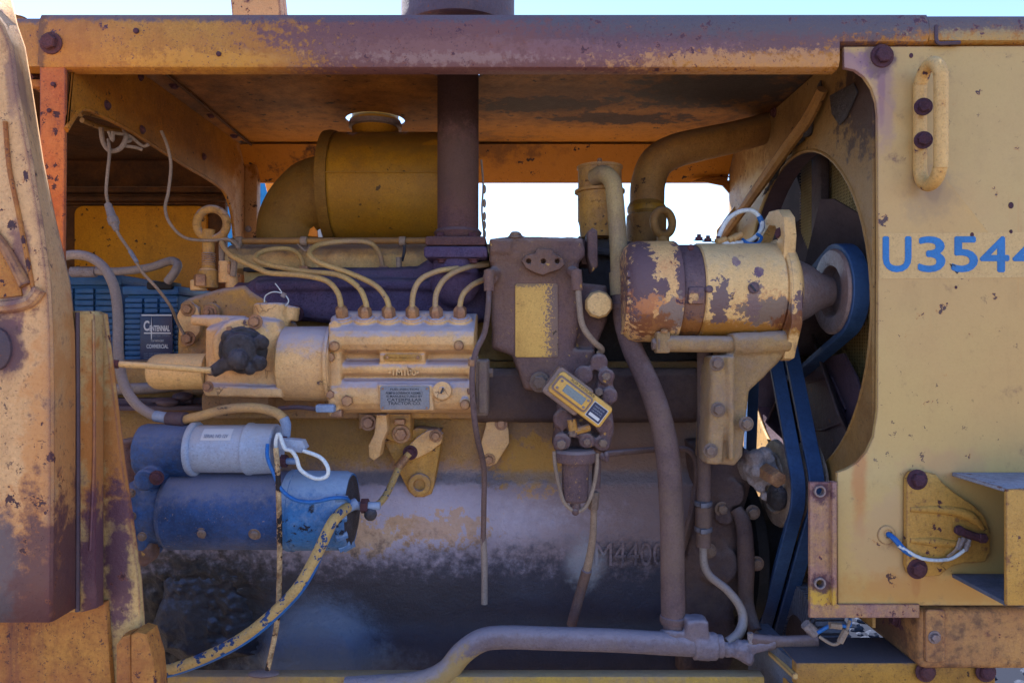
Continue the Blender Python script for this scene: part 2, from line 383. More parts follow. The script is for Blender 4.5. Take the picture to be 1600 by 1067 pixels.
M['panel'] = paint('side_panel_paint', 'b39762', 'ae8c5e', vs=2.2, var=.7, mott=.08, spk=.12, grime=.12, spots=('3d2430', .10, 26, 'a86a34'), rough=.42, bump=.05, bs=60, spec=.5, edge=('5a3a40', .004, .9),
    streak=('b47a48', .5, .93), blobs=[B(1345, 750, 1.16, 12, 70, 'a8602a', .6, .9, .6), B(1380, 135, 1.16, 6, 56, '74485a', .75, .8, .5), B(1434, 912, 1.16, 7, 22, '8a5238', .7, .8, .6), B(1434, 775, 1.16, 6, 24, '8a5238', .5, .8, .6), B(1462, 295, 1.16, 12, 20, '6e5444', .6, .8, .7), B(1385, 150, 1.16, 16, 90, '8a6a74', .6, .9, .8), B(1378, 90, 1.16, 24, 24, '5a4048', .8, .8, .9), B(1460, 300, 1.16, 34, 46, '85705a', .6, .9, .8),
        B(1400, 860, 1.16, 60, 70, 'a98a6a', .6, .9, .9), B(1480, 730, 1.16, 60, 22, 'a88060', .5, .9, 1.), B(1450, 925, 1.16, 170, 26, 'a8763c', .6, .9, .8), B(1330, 110, 1.16, 24, 34, '7a5878', .7, .8, .8)])
M['post'] = paint('cab_post_paint', 'c89e74', 'bc8e60', vs=4, var=.6, mott=.2, spots=('3e2430', .42, 34, 'b06a38'), streak=('a5622c', .85, .88), rough=.5, bump=.22, bs=150, edge=('5a3340', .012, .95),
    blobs=[B(50, 900, .87, 130, 110, 'b06c34', .75, .9, .8), B(110, 700, .92, 24, 200, 'b4743c', .6, .9, .9), B(40, 985, .87, 150, 60, '5c4046', .95, .5, .7), B(0, 900, .86, 45, 90, '4e4a5a', .9, .6, .7), B(110, 900, .92, 40, 130, '5a3c42', .95, .6, .8), B(150, 850, .9, 14, 170, '583a40', .9, .5, .8), B(15, 545, .86, 26, 50, '503444', .95, .6, .6), B(28, 430, .86, 20, 70, '6a4450', .8, .7, .8),
           B(20, 130, .86, 10, 50, '6a4a50', .6, .8, .8)])
M['postedge'] = paint('cab_post_side_paint', 'c0a576', 'b68e5a', vs=5, var=.5, mott=.3, spots=('3e2430', .3, 50, 'a05a28'), streak=('9a5420', .95, .78), rough=.5, bump=.25, edge=('5a3344', .005, .9),
    blobs=[B(185, 700, .97, 38, 150, 'a86428', .8, .8, .8), B(140, 900, .92, 24, 130, '56384e', .95, .6, .7)])
M['rusty'] = paint('rusty_yellow_paint', 'ba843f', '8a5232', vs=9, var=.9, mott=.6, grime=.6, spots=('402430', .6, 40, '7a3c1c'), streak=('4e2c38', .85, .8), dust=('9a5a34', .6), rough=.62, bump=.35)
M['orangerust'] = paint('orange_rust_paint', 'b06a38', '9c4a28', vs=9, var=.9, mott=.5, spots=('3a2028', .3, 50, '7a3a20'), dust=('a8683a', .6), rough=.65, bump=.3, edge=('4a3040', .005, .9))
M['corner'] = paint('bare_angle_paint', 'a8825a', '8c6a70', vs=14, var=.9, mott=.6, dust=('7a5a74', .7), spots=('4a2c40', .3, 60, '9a5a3a'), rough=.55, bump=.3, edge=('5a3344', .004, .9),
    blobs=[B(1282, 930, 1.16, 24, 16, 'c09a30', .8, .8, .8), B(1282, 768, 1.16, 16, 16, '46283c', .9, .6, .6), B(1282, 912, 1.16, 15, 15, '46283c', .9, .6, .6)])
M['beam'] = paint('frame_beam_paint', 'b98b58', 'a06c44', vs=7, var=.8, mott=.4, spots=('4a2c38', .3, 45, '8a4a2a'), dust=('7a5650', .5), rough=.55, bump=.25, edge=('54343c', .005, .9),
    blobs=[(Vector((.70, 1.35, .86)), (.16, .17, .2), '3a2830', .75, .7, .6)])
M['ledge'] = paint('dusty_ledge_paint', 'a47a34', '7e5a38', vs=8, var=.7, mott=.4, spots=('3c2420', .4, 60, '6a3c1c'), up=('4d4c5c', .95), rough=.6, bump=.3)
M['yel'] = paint('cast_yellow_paint', 'dab07a', 'c4925a', vs=9, var=.6, mott=.3, up=('a8a4bc', .9), dust=('a28a7c', .45), crack=(48, .60), chips=('6b5262', .70, 26, 'a88a5c'), rough=.45, spec=.5, bump=.35, bs=130, big=.6)
M['yeldirty'] = paint('cast_yellow_dirty_paint', 'ba8e48', '98703a', vs=10, var=.8, mott=.5, up=('968c98', .8), dust=('7c6866', .65), crack=(50, .6), spots=('4e3a34', .2, 70, '7a5a34'), rough=.62, bump=.4, bs=130, big=.6)
M['linepaint'] = paint('fuel_line_paint', 'b79a64', 'a08260', vs=30, var=.7, mott=.4, dust=('8a7270', .7), chips=('6e5462', .66, 90), rough=.5, bump=.2)
M['dustdark'] = paint('oily_dust_metal', '52464e', '403844', vs=9, var=.7, mott=.4, up=('70666e', .6), dust=('6c5648', .4), rough=.8, bump=.5, bs=200, big=.8, spec=.15)
M['dusty'] = paint('dust_caked_metal', '6c5860', '544650', vs=9, var=.7, mott=.35, up=('8c8088', .7), dust=('8e6e54', .4), spots=('b08c58', .12, 80, '80685a'), rough=.85, bump=.5, bs=200, big=.8, spec=.15)
M['dustyhose'] = paint('dust_caked_hose', '68565c', '54464e', vs=7, var=.8, mott=.4, dust=('7c6858', .45), crack=(60, .66), rough=.85, bump=.35, bs=220, spec=.15, up=('8a8092', .55))
M['pipeyel'] = paint('dusty_pipe_paint', 'a4926c', '8e7c68', vs=8, var=.7, mott=.3, dust=('76666a', .6), chips=('5c4a62', .72, 24), rough=.7, bump=.25, spec=.2,
    blobs=[B(1040, 760, 1.33, 120, 300, '86706a', .9, .6, .5)])
M['block'] = paint('engine_block_paint', 'ad8446', '966e3c', vs=7, var=.7, mott=.4, dust=('84705e', .45), streak=('34323e', .6, .86), grime=.5, spk=.7, rough=.52, bump=.6, bs=150, big=1.2, spec=.45, up=('8a90a8', .35),  # up tint paints bluish highlights on lumps facing up
    blobs=[B(600, 900, 1.42, 1200, 160, '8e8aa8', .97, .35, .12), B(1000, 760, 1.42, 260, 170, '715e62', .85, 1.1, .3), B(620, 810, 1.42, 250, 45, 'a8a6c6', .75, 1.2, .4), B(570, 838, 1.42, 60, 30, 'b39a84', .85, .25, 1.2), B(690, 826, 1.42, 66, 24, 'b0927c', .8, .25, 1.3), B(790, 745, 1.42, 50, 16, '4c4450', .7, .6, 1.), B(560, 748, 1.43, 200, 9, '4a4046', .7, .9, .6),  # pale band mixes dust with painted sky light; edge shadow line painted too
           B(800, 1010, 1.44, 1400, 150, '242840', .95, .6, .3), B(300, 960, 1.42, 150, 110, '1a1b26', .96, .9, .4), B(600, 935, 1.44, 190, 40, '2b2c3c', .7, 1.2, .25), B(495, 1025, 1.42, 92, 84, '64769e', .7, .8, .2), B(500, 1045, 1.42, 130, 30, '66748c', .7, 1., .4),  # navy oil tone includes painted underside shade; hump painted as if lit
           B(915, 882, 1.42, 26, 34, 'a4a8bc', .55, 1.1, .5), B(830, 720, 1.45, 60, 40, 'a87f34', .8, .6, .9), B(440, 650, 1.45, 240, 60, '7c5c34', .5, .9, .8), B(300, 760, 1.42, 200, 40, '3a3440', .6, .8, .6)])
M['grease'] = paint('black_grease', '1f1d24', '2c2a34', vs=12, var=.8, mott=.3, dust=('565260', .5), up=('5a586a', .6), rough=.6, bump=.9, bs=110, big=1.5, spec=.4)
M['oil'] = paint('oily_crust', '15182a', '1f243c', vs=14, var=.8, mott=.4, up=('55658c', .6), dust=('323a58', .5), rough=.5, bump=.7, bs=140, spec=.5)
M['exh'] = paint('exhaust_rust', '604850', '4c3a48', spk=.8, vs=8, var=.8, mott=.4, dust=('765648', .5), rough=.9, bump=.6, bs=320, spec=.1, up=('6a6070', .6),
    blobs=[B(716, 150, 1.4, 90, 60, '241a1c', .7, .9, .5), B(716, 270, 1.4, 60, 50, '574640', .5, .9, .6)])
M['manifold'] = paint('manifold_rust', '5c5478', '48426a', vs=9, var=.7, mott=.4, spk=.9, dust=('664a62', .4), rough=.95, bump=.8, bs=330, spec=.08, up=('5a5870', .6),
    blobs=[B(358, 455, 1.43, 22, 26, '7a3a44', .7, .8, .9)])
M['head'] = paint('cylinder_head_paint', 'd0ae78', 'b49266', vs=9, var=.6, mott=.3, dust=('8a7468', .4), up=('857a78', .8), rough=.65, bump=.4, big=.6)
M['air'] = paint('air_cleaner_paint', 'a67a18', '8a6014', vs=4, var=.8, mott=.4, dust=('7c6030', .5), spots=('4a3418', .12, 55, '8a6418'), up=('7a6030', .9), rough=.5, bump=.15)
M['airdark'] = paint('air_cleaner_elbow_paint', '7c5a20', '684818', vs=9, var=.7, mott=.35, up=('6a5634', .8), rough=.6, bump=.3)
M['brownpipe'] = paint('brown_pipe_paint', '96703e', '7c5834', vs=7, var=.7, mott=.3, spots=('3a2620', .15, 50, '5a3a20'), up=('76604e', .8), dust=('6a5040', .5), rough=.6, bump=.25)
M['bolt'] = paint('bolt_yellow', 'a8805a', '7e5a48', vs=60, var=.8, mott=.5, dust=('76606a', .5), rough=.42, bump=.25, metal=.35, spec=.5)
M['boltrust'] = paint('bolt_rust', '4c2f42', '3a2434', vs=60, var=.8, mott=.5, dust=('6a4038', .4), rough=.8, bump=.5)
M['boltdust'] = paint('bolt_dust', '78675f', '665558', vs=50, var=.8, mott=.4, up=('8a7e84', .6), rough=.8, bump=.4)
M['alt'] = paint('alternator_paint', 'd6b480', 'c8a06a', vs=9, var=.5, mott=.2, chips=('5d4250', .69, 16, 'c08a56'), rough=.45, bump=.3, crack=(44, .62), up=('bdb09c', .4), spec=.5,
    blobs=[B(1165, 514, 1.27, 120, 15, '8f5f18', .9, .6, .7), B(1200, 484, 1.25, 56, 24, 'b8885c', .8, .2, 1.), B(1200, 486, 1.25, 50, 20, '74645f', 1., .06, 1.), B(1125, 470, 1.25, 14, 34, '64525a', 1., .06, .9), B(1250, 478, 1.25, 14, 24, '64505a', 1., .08, 1.), B(1240, 502, 1.25, 24, 14, '6e4026', .9, .4, 1.1),
           B(1152, 408, 1.25, 6, 10, '6a4c68', 1., .2, .7), B(1186, 424, 1.25, 7, 8, '5e4460', 1., .1, .7), B(1176, 470, 1.25, 10, 30, '6b5862', .9, .08, 1.)], edge=('5a4050', .003, .6))
M['altrear'] = paint('alternator_cover_paint', 'd6b07e', 'c99468', vs=12, var=.6, mott=.3, chips=('573e5a', .63, 20, 'b9784e'), rough=.5, bump=.4, blobs=[B(1002, 440, 1.25, 24, 90, '604c58', 1., .12, .8), B(1068, 430, 1.25, 12, 70, '604c58', 1., .12, .9), B(1036, 452, 1.24, 12, 16, '604c58', 1., .08, .9), B(1030, 478, 1.24, 40, 14, 'b87c54', .8, .4, 1.), B(1052, 492, 1.25, 26, 26, '7b6e70', .95, .2, 1.), B(1022, 508, 1.26, 34, 16, '7e4e2e', .85, .5, .8)])
M['altband'] = paint('alternator_band_paint', '62505c', '52404e', vs=14, var=.6, mott=.4, chips=('c09a70', .62, 20, '8a6460'), rough=.5, bump=.4, blobs=[B(1092, 510, 1.25, 40, 16, '8a5a26', .85, .5, .9), B(1092, 480, 1.25, 26, 18, '7a5a50', .8, .3, 1.)])
M['bracket'] = paint('alternator_bracket_paint', 'a08258', '846c54', vs=9, var=.8, mott=.4, up=('968886', .85), dust=('8a766e', .8), rough=.75, bump=.45, bs=180, big=.6)
M['steelb'] = paint('worn_pulley_steel', '8b8490', '6e6068', vs=16, var=.8, mott=.4, dust=('8a6a5c', .5), rough=.5, bump=.25, metal=.4)
M['belt'] = paint('skylit_dusty_rubber', '213f70', '1b335c', vs=12, var=.6, mott=.4, dust=('3c5f94', .5), edge=('5c74a0', .0015, .3), rough=.6, bump=.15, spec=.3)  # blue of sky light on dusty black rubber put into the colour
M['beltin'] = paint('dark_rubber', '15151d', '101018', vs=12, var=.6, mott=.3, dust=('2a2c3c', .5), rough=.7, bump=.2)
M['batt'] = paint('blue_battery_plastic', '174c84', '123e6c', vs=9, var=.6, mott=.3, up=('3d5878', .4), dust=('37587c', .4), rough=.5, bump=.08)
M['startblue'] = paint('starter_blue_paint', '21498a', '14305e', vs=9, var=.9, mott=.5, up=('7c7c94', .6), dust=('5c5a70', .5), spots=('a08a7a', .05, 120, '40465e'), rough=.6, bump=.3, bs=200)
M['startnose'] = paint('starter_nose_paint', '1f559e', '123468', vs=14, var=.9, mott=.6, grime=.6, up=('6a7496', .6), dust=('4c4c60', .6), rough=.5, bump=.3)
M['startbright'] = paint('starter_end_blue_paint', '2a6ab0', '1f5694', vs=14, var=.7, mott=.4, up=('8aa0c4', .9), dust=('8a9ab8', .7), chips=('17223e', .61, 45), rough=.6, bump=.3)
M['sol'] = paint('solenoid_grey_paint', '93a6cc', '8296bc', vs=8, var=.5, mott=.15, up=('a8a8b4', .6), dust=('8a8490', .5), rough=.5, bump=.1)
M['cable'] = paint('yellow_cable_jacket', 'b89660', '9c7c54', vs=16, var=.6, mott=.3, dust=('7d6a66', .5), rough=.6, bump=.2)
M['cablepeel'] = paint('peeling_cable_paint', 'b79a66', 'a2865c', vs=16, var=.6, mott=.3, chips=('1f4684', .57, 60, 'b09a74'), rough=.6, bump=.35)
M['cablespot'] = paint('spotted_cable_paint', 'c0a684', '5e4636', vs=50, var=.9, mott=.4, chips=('241c24', .55, 46, '8a5a3a'), rough=.6, bump=.3)
M['greyhose'] = paint('grey_cable_jacket', '857b7c', '72686c', vs=12, var=.6, mott=.2, up=('8d8ca0', .5), rough=.6, bump=.15)
M['whitewire'] = paint('white_wire', 'c9d4e4', 'a5b2cc', vs=30, var=.6, mott=.2, rough=.5, bump=.05)
M['bluewire'] = paint('blue_wire', '1f63b4', '17509a', vs=30, var=.6, mott=.2, rough=.5, bump=.05)
M['oldwire'] = paint('dusty_wire', '8a7a72', '75665e', vs=40, var=.7, mott=.3, rough=.7, bump=.1)
M['lug'] = paint('blue_crimp', '6b86b8', '566e9c', vs=30, var=.6, mott=.3, dust=('a0a8bc', .5), rough=.5, bump=.1)
M['drain'] = paint('drain_pipe_paint', '746a7a', '625868', vs=10, var=.7, mott=.3, up=('918ca2', .75), dust=('8c7868', .35), chips=('a8905c', .7, 20), rough=.8, bump=.5, bs=200, spec=.15,
    blobs=[B(680, 1040, 1.27, 75, 45, '9c8458', .9, .6, .6)])
M['rail'] = paint('lower_rail_paint', 'a98a3c', '8f7440', vs=9, var=.7, mott=.4, up=('8a8078', .6), dust=('75687a', .5), rough=.6, bump=.3)
M['plate'] = paint('name_plate', '6d7894', '5c6680', vs=20, var=.7, mott=.4, dust=('9a9088', .4), rough=.5, bump=.2, metal=.2)
M['hinge'] = paint('hinge_paint', 'b88e48', 'a67c40', vs=9, var=.6, mott=.3, spots=('4a2c34', .3, 60, '8a5428'), crack=(44, .6), rough=.5, bump=.3, edge=('5a3438', .004, .9))
M['handle'] = paint('handle_paint', 'c8a268', 'b08c54', vs=14, var=.6, mott=.3, chips=('4c3048', .62, 26, 'a8763c'), rough=.45, bump=.25, spec=.5)
M['paletop'] = paint('pale_bare_top', '8d96ae', '747e98', vs=16, var=.7, mott=.5, spots=('5a4038', .3, 60, '7a5a48'), rough=.55, bump=.3, edge=('5a3a34', .004, .9))
M['tooth'] = paint('worn_tooth_steel', '6a6c80', '50505f', vs=20, rough=.5, bump=.2, metal=.2)
M['rim'] = paint('dusty_rim_steel', '8f8078', '6e5e5c', vs=20, var=.8, mott=.4, spots=('4a2c28', .3, 70, '6a4030'), rough=.5, bump=.3, metal=.15)
M['gravelbed'] = flat('grey_gravel_bed', '232630', .95, spec=0.)
M['ink'] = flat('dark_ink', '20283c', .6)
M['numblue'] = paint('blue_number_paint', '1468b4', '1a5e9e', vs=12, var=.6, mott=.3, chips=('b89868', .70, 50, '3a6ea0'), rough=.4, bump=.05)
M['tape'] = paint('faded_tape', 'b69764', 'b29060', vs=4, var=.5, mott=.08, rough=.4, bump=.03, spec=.5)
M['lblue'] = paint('label_navy', '16224c', '1c2c5c', vs=20, var=.5, mott=.1, rough=.35, bump=.02)
M['lwhite'] = flat('label_white', 'b8bccc', .5)
M['lgrey'] = flat('label_grey', '7c86a4', .5)
M['lcd'] = paint('lcd_glass', '5e7284', '546878', vs=20, var=.4, mott=.2, rough=.2, bump=.02, spec=.6)
M['meter'] = paint('hour_meter_plastic', 'c9a050', 'b88c48', vs=14, var=.5, mott=.2, up=('a08a78', .5), dust=('94786a', .4), rough=.45, bump=.08)
M['bezel'] = paint('hour_meter_clear_edge', '7a6662', '68545a', vs=20, var=.5, mott=.2, rough=.4, bump=.1)
M['patch'] = paint('cover_plate_paint', 'c89f56', 'bd944e', vs=34, var=.4, mott=.15, spots=('241c1c', .1, 60, '8a6a3c'), rough=.5, bump=.1,
    blobs=[B(876, 500, 1.35, 20, 140, '725c58', 1., .2, 1.2), B(820, 440, 1.35, 40, 8, '6a5850', .8, .5, 1.)])
M['blackcore'] = paint('radiator_core_black', '101014', '18161a', vs=12, var=.5, mott=.2, rough=.95, bump=.2, spec=0.)
M['wiremesh'] = paint('screen_wire', 'a08c62', '82724e', vs=10, var=.7, mott=.2, rough=.6, bump=.05)
M['fan'] = paint('dusty_fan_blade', '43383e', '342c34', vs=7, var=.8, mott=.3, dust=('584a50', .6), rough=.7, bump=.3)
M['shroud'] = paint('shroud_paint', '8c6a3a', '6e5030', vs=6, var=.8, mott=.4, grime=.6, dust=('8a7250', .6), spots=('30201c', .2, 45, '6a4420'), rough=.55, bump=.2,
    blobs=[(Vector((.58, 1.2, 1.76)), (.1, .09, .09), '33242a', .9, .7, .9), (Vector((.58, 1.75, 1.6)), (.1, .12, .2), 'a89468', .8, .7, .6)])
M['gasket'] = paint('light_silicone', '938d98', '746c76', vs=30, var=.8, mott=.5, dust=('6a5854', .6), rough=.7, bump=.5)
M['purplebare'] = paint('purple_bare_steel', '4a3c50', '3c3042', vs=7, var=.8, mott=.4, dust=('5a4a50', .5), spots=('6a3c34', .2, 50, '5a4038'), rough=.6, bump=.2)
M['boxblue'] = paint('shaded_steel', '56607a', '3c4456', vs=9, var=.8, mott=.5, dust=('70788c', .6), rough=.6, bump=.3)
M['gravel'] = paint('pale_gravel', '3c4150', '2c303c', vs=20, var=.8, mott=.8, rough=.9, bump=.8, bs=60, spec=0.)
M['dirt'] = paint('dry_ground', '7c6a58', '6c5c4c', vs=2, var=.8, mott=.4, rough=.95, bump=.6, bs=30, spec=0.)
M['orange'] = paint('orange_paint', 'd27a14', 'c06c12', vs=4, var=.5, mott=.1, rough=.5, bump=.05)
M['farblue'] = paint('blue_far_paint', '1f78b8', '1c6ca8', vs=2, var=.4, mott=.1, rough=.5, bump=.02)
M['fargrey'] = paint('grey_far_paint', 'a8a8a8', '989898', vs=2, var=.4, mott=.1, rough=.6, bump=.02)
# ------------------------------------------------------------------ ground
mb = MB(); mb.add([(-400, -400, 0), (400, -400, 0), (400, 400, 0), (-400, 400, 0)], [[0, 1, 2, 3]])
struct('ground', mb, M['dirt'])
mb = MB()
rg = random.Random(3)
for i in range(2600):
    x, y = rg.uniform(1.0, 4.2), rg.uniform(2.2, 6.5); r = rg.uniform(.012, .035)
    q = MB(); q.ball((x, y, r * .4), r, 6, (1, rg.uniform(.7, 1.2), rg.uniform(.5, .8))); mb.add(q.v, q.f)
gs = MB(); gs.add([(.9, 2.1, .004), (6, 2.1, .004), (6, 8, .004), (.9, 8, .004)], [[0, 1, 2, 3]]); struct('gravel_bed', gs, M['gravelbed'])
o = part('gravel', mb, M['gravel'], None, smooth=None, stuff=True)

# ------------------------------------------------------------------ hood: one bent sheet shell with lips on both sides
hood = T('engine_hood', 'long weathered hood shell over the engine with a purple and orange rusted front rail', 'hood')
def lip(zb):
    return [(1.173, .5235), (1.30, .525), (1.30, .519), (1.186, .517), (1.172, .508), (1.167, .494), (1.166, zb + .012), (1.172, zb + .007), (1.186, zb + .005), (1.186, zb), (1.168, zb), (1.161, zb + .003), (1.157, zb + .012), (1.157, .490), (1.1582, .503), (1.1602, .512), (1.1648, .5208)]
x0, x1, x2 = P(60, 0, 1.157).x, P(1312, 0, 1.157).x, P(1452, 0, 1.157).x
zz = lambda L: [(y, z + H) for y, z in L]
# rail: stepped front with the lower part cut short at the right
mb = MB(); mb.sweep(zz(lip(.4335)), x0 + .012, x1); part('side_rail', mb, M['hood'], hood)
mb = MB(); mb.sweep(zz(lip(.474)), x1, x2); part('side_rail', mb, M['hood'], hood)
mb = MB(); mb.sweep([(y + .0, z) for y, z in zz(lip(.4335))], x0, x0 + .012); part('rail_end_cap', mb, M['hood'], hood)
# roof sheet with the holes for the stack and the cleaner neck
nk = (-.321, 1.715); ex = (-.1035, 1.40)
mb = MB()
outer = [(-.76, 1.301), (1.3, 1.301), (1.3, 1.97), (-.76, 1.97)]
mb.prism(outer, (0, 0, H + .5185), (1, 0, 0), (0, 1, 0), .005, 0, [circ(*nk, .069, n=40), circ(*ex, .052, n=32)])
part('roof_sheet', mb, M['hoodin'], hood)
mb = MB(); mb.sweep([(y, z + H) for y, z in ((1.19, .5145), (1.302, .5145), (1.302, .5175), (1.19, .5165))], -.75, .6); part('roof_sheet', mb, M['hoodin'], hood)
# far lip
mb = MB(); mb.sweep(zz([(1.962, .5175), (1.975, .516), (1.985, .50), (1.985, .43), (1.965, .427), (1.965, .4315), (1.979, .435), (1.979, .498), (1.968, .511), (1.955, .514)]), -.712, .579)
part('far_rail', mb, M['hoodin'], hood)
mb = MB(); mb.sweep(zz([(1.90, .514), (1.966, .43), (1.962, .428), (1.895, .512)]), -.712, .579); part('far_gusset', mb, M['hoodin'], hood)
# seam rib in the roof near the left bulkhead
a, b = Vector((-.655, 1.20, H + .512)), Vector((-.68, 1.95, H + .511)); mb = MB(); mb.tube([a, b], .0035, 6); part('seam_bead', mb, M['ydark'], hood)
pbolt(hood, 80, 68, 1.156, 12, M['boltrust'])
pbolt(hood, 213, 49, 1.157, 4.5, M['boltrust'], kind='round', washer=False, name='rivet')
pbolt(hood, 342, 85, 1.157, 4, M['boltrust'], kind='round', washer=False, name='rivet')
for px, py in ((208, 118), (272, 134), (330, 180), (366, 212)):
    Y = .512 * F / (533.5 - py); bolt(hood, P(px, py, Y), .007, M['boltrust'], d=(0, 0, -1), kind='round', name='rivet')
# neighbouring cowl strip at both ends of the rail
cw = T('cowl_strip', 'short orange cowl strip left of the hood rail end', 'cowl')
mb = MB(); mb.sweep(zz([(1.20, .525), (1.176, .520), (1.168, .505), (1.168, .44), (1.20, .44)]), -1.2, x0 - .001); part('strip', mb, M['hood'], cw)
mb = MB(); mb.pp([(-60, 8), (4, 14), (36, 25), (-60, 25)], 1.19, .02, .004); part('upper_flange', mb, M['postedge'], cw)
rc = T('radiator_cap_strip', 'grey worn top strip above the numbered side panel', 'trim')
mb = MB(); mb.sweep(zz([(1.30, .5225), (1.174, .5215), (1.166, .519), (1.161, .511), (1.1585, .502), (1.1585, .478), (1.166, .475), (1.30, .475)]), x2 + .001, 1.25); part('strip', mb, M['hood'], rc)
mb = MB(); mb.tube([P(1463, 40, 1.158), P(1464, 66, 1.158), P(1480, 68, 1.158), P(1500, 67, 1.158)], .003, 6); part('weld_bead', mb, M['purplebare'], rc)

# ------------------------------------------------------------------ left bulkhead with cut-out
bk = T('firewall_bulkhead', 'left inner bulkhead sheet with a large ragged cut-out above the batteries', 'bulkhead')
XB = -.712
def yz(px, py): p = PX(px, py, XB); return (p.y, p.z)
poly = [(1.19, H + .5135), (1.965, H + .5135), (1.965, H - .75), (1.86, H - .75), yz(366, 400), yz(362, 350), yz(356, 318), yz(345, 296), yz(318, 277), yz(285, 258), yz(235, 226), yz(200, 204), yz(150, 178), yz(126, 170), yz(112, 184), yz(101, 202), (1.165, yz(101, 206)[1])]
mb = MB(); mb.prism(poly, (XB, 0, 0), (0, 1, 0), (0, 0, 1), .004); part('sheet', mb, M['bulk'], bk)
mb = MB(); edge = [PX(px, py, XB) + Vector((.003, 0, 0)) for px, py in ((101, 202), (112, 184), (126, 170), (150, 178), (200, 204), (235, 226), (285, 258), (318, 277), (345, 296), (356, 318), (362, 350), (366, 400))]
mb.tube(edge, .004, 8, sub=2); part('rolled_edge', mb, M['bulk'], bk)
mb = MB(); mb.box((XB + .0205, 1.945, H - .1), (.033, .03, 1.22), .003); part('corner_post', mb, M['bulk'], bk)
bolt(bk, P(388, 358, 1.925), .006, M['steelb'], name='screw', kind='round')
for px, py in ((215, 120), (163, 165), (218, 203), (315, 245)):
    bolt(bk, PX(px, py, XB) + Vector((.005, 0, 0)), .006, M['boltrust'], d=(1, 0, 0), kind='round', name='rivet')

# ------------------------------------------------------------------ battery compartment back wall
cp = T('compartment_wall', 'yellow back wall of the battery compartment under dark brown ribs', 'wall panel')
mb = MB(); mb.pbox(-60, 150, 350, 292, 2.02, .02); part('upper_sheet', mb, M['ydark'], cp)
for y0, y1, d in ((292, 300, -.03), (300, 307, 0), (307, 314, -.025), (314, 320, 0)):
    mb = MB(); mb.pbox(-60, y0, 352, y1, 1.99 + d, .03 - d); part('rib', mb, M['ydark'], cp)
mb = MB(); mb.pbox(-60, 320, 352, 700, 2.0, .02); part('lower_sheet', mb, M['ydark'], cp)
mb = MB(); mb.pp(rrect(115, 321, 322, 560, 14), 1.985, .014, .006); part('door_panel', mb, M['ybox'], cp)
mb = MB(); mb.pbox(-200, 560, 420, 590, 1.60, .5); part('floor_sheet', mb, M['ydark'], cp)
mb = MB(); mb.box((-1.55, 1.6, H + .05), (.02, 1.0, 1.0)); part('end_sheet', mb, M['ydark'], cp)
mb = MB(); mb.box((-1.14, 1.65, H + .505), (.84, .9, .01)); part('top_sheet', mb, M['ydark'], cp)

# ------------------------------------------------------------------ left upright strip and the cab post in front
up = T('hood_support_strip', 'narrow orange rusted upright strip under the left end of the hood rail', 'upright')
mb = MB(); mb.pp([(62, 97), (102, 100), (101, 250), (98, 560), (62, 560)], 1.162, .006, .002); part('strip', mb, M['orangerust'], up)
mb = MB(); mb.pp([(62, 97), (70, 97), (70, 560), (62, 560)], 1.168, .05, .001); part('return_flange', mb, M['orangerust'], up)
mb = MB(); mb.pp([(58, 88), (103, 91), (103, 99), (58, 97)], 1.158, .012, .002); part('top_tab', mb, M['hood'], up)
for px, py in ((83, 132), (77, 173)): pbolt(up, px, py, 1.161, 3.5, M['boltrust'], kind='round', name='rivet', washer=False)
hg = T('side_latch', 'dark bent latch rod tucked behind the orange upright strip', 'latch')
mb = MB(); mb.tube([P(40, 104, 1.2), P(52, 104, 1.2), P(66, 108, 1.22), P(66, 118, 1.22), P(48, 120, 1.2)], .005, 8); part('rod', mb, M['boltrust'], hg)
mb = MB(); mb.pbox(44, 124, 64, 136, 1.2, .05); part('tab', mb, M['rusty'], hg)

po = T('cab_post', 'pale yellow folded steel cab post with rust spots in the left foreground', 'post')
rows = [(-20, -90, -40, 12), (40, -10, 4, 26), (75, -10, 18, 38), (140, -10, 26, 49), (250, -10, 48, 66), (350, -10, 64, 87), (440, -10, 76, 108), (520, -10, 80, 117), (600, -10, 81, 118), (780, -10, 81, 118), (900, -10, 80, 118), (957, -10, 79, 118)]
mb = MB(); v = []; f = []
for py, _, cx, rx in rows:
    yb = py if py < 950 else 972
    v += [P(-420, yb, .862), P(-40, yb, .86), P(cx - 3, yb, .858), P(cx + 3, yb if py < 950 else 971, .862), P(rx, py if py < 950 else 950, .925), P(rx + 2, py if py < 950 else 946, .99)]
for i in range(len(rows) - 1):
    for k in range(5):
        a = i * 6 + k; f.append([a, a + 6, a + 7, a + 1])
n = len(v)
mb.add(v, f)
o = part('folded_sheet', mb, M['post'], po, smooth=25)
m = o.modifiers.new('thick', 'SOLIDIFY'); m.thickness = .006; m.offset = -1
mb = MB(); mb.tube([P(8, 190, .857), P(14, 260, .857), P(26, 320, .857), P(42, 400, .857), P(52, 452, .858)], .0026, 8); part('weld_bead', mb, M['rusty'], po)
mb = MB(); mb.tube([P(-20, 480, .855), P(20, 478, .855), P(48, 470, .855), P(62, 452, .855)], .0075, 8); part('weld_bead', mb, M['post'], po)
mb = MB(); mb.tube([P(-20, 352, .856), P(4, 382, .856), P(22, 412, .856), P(40, 446, .856)], [.005, .006, .006, .007], 8); part('gusset_edge', mb, M['beam'], po)
mb = MB(); mb.pp([(-40, 356), (2, 390), (30, 440), (34, 462), (-40, 470)], .8565, .003, .001); part('gusset_plate', mb, M['rusty'], po)
mb = MB(); mb.lathe([(0, 1), (.3, .95), (.55, .6), (.6, .2)], P(-4, 545, .86), (0, -1, 0), 20)
for a in mb.v: a -= P(-4, 545, .86)
mb.v = [P(-4, 545, .86) + Vector((a.x * .019, a.y * .014, a.z * .026)) for a in mb.v]
part('plug', mb, M['purplebare'], po)
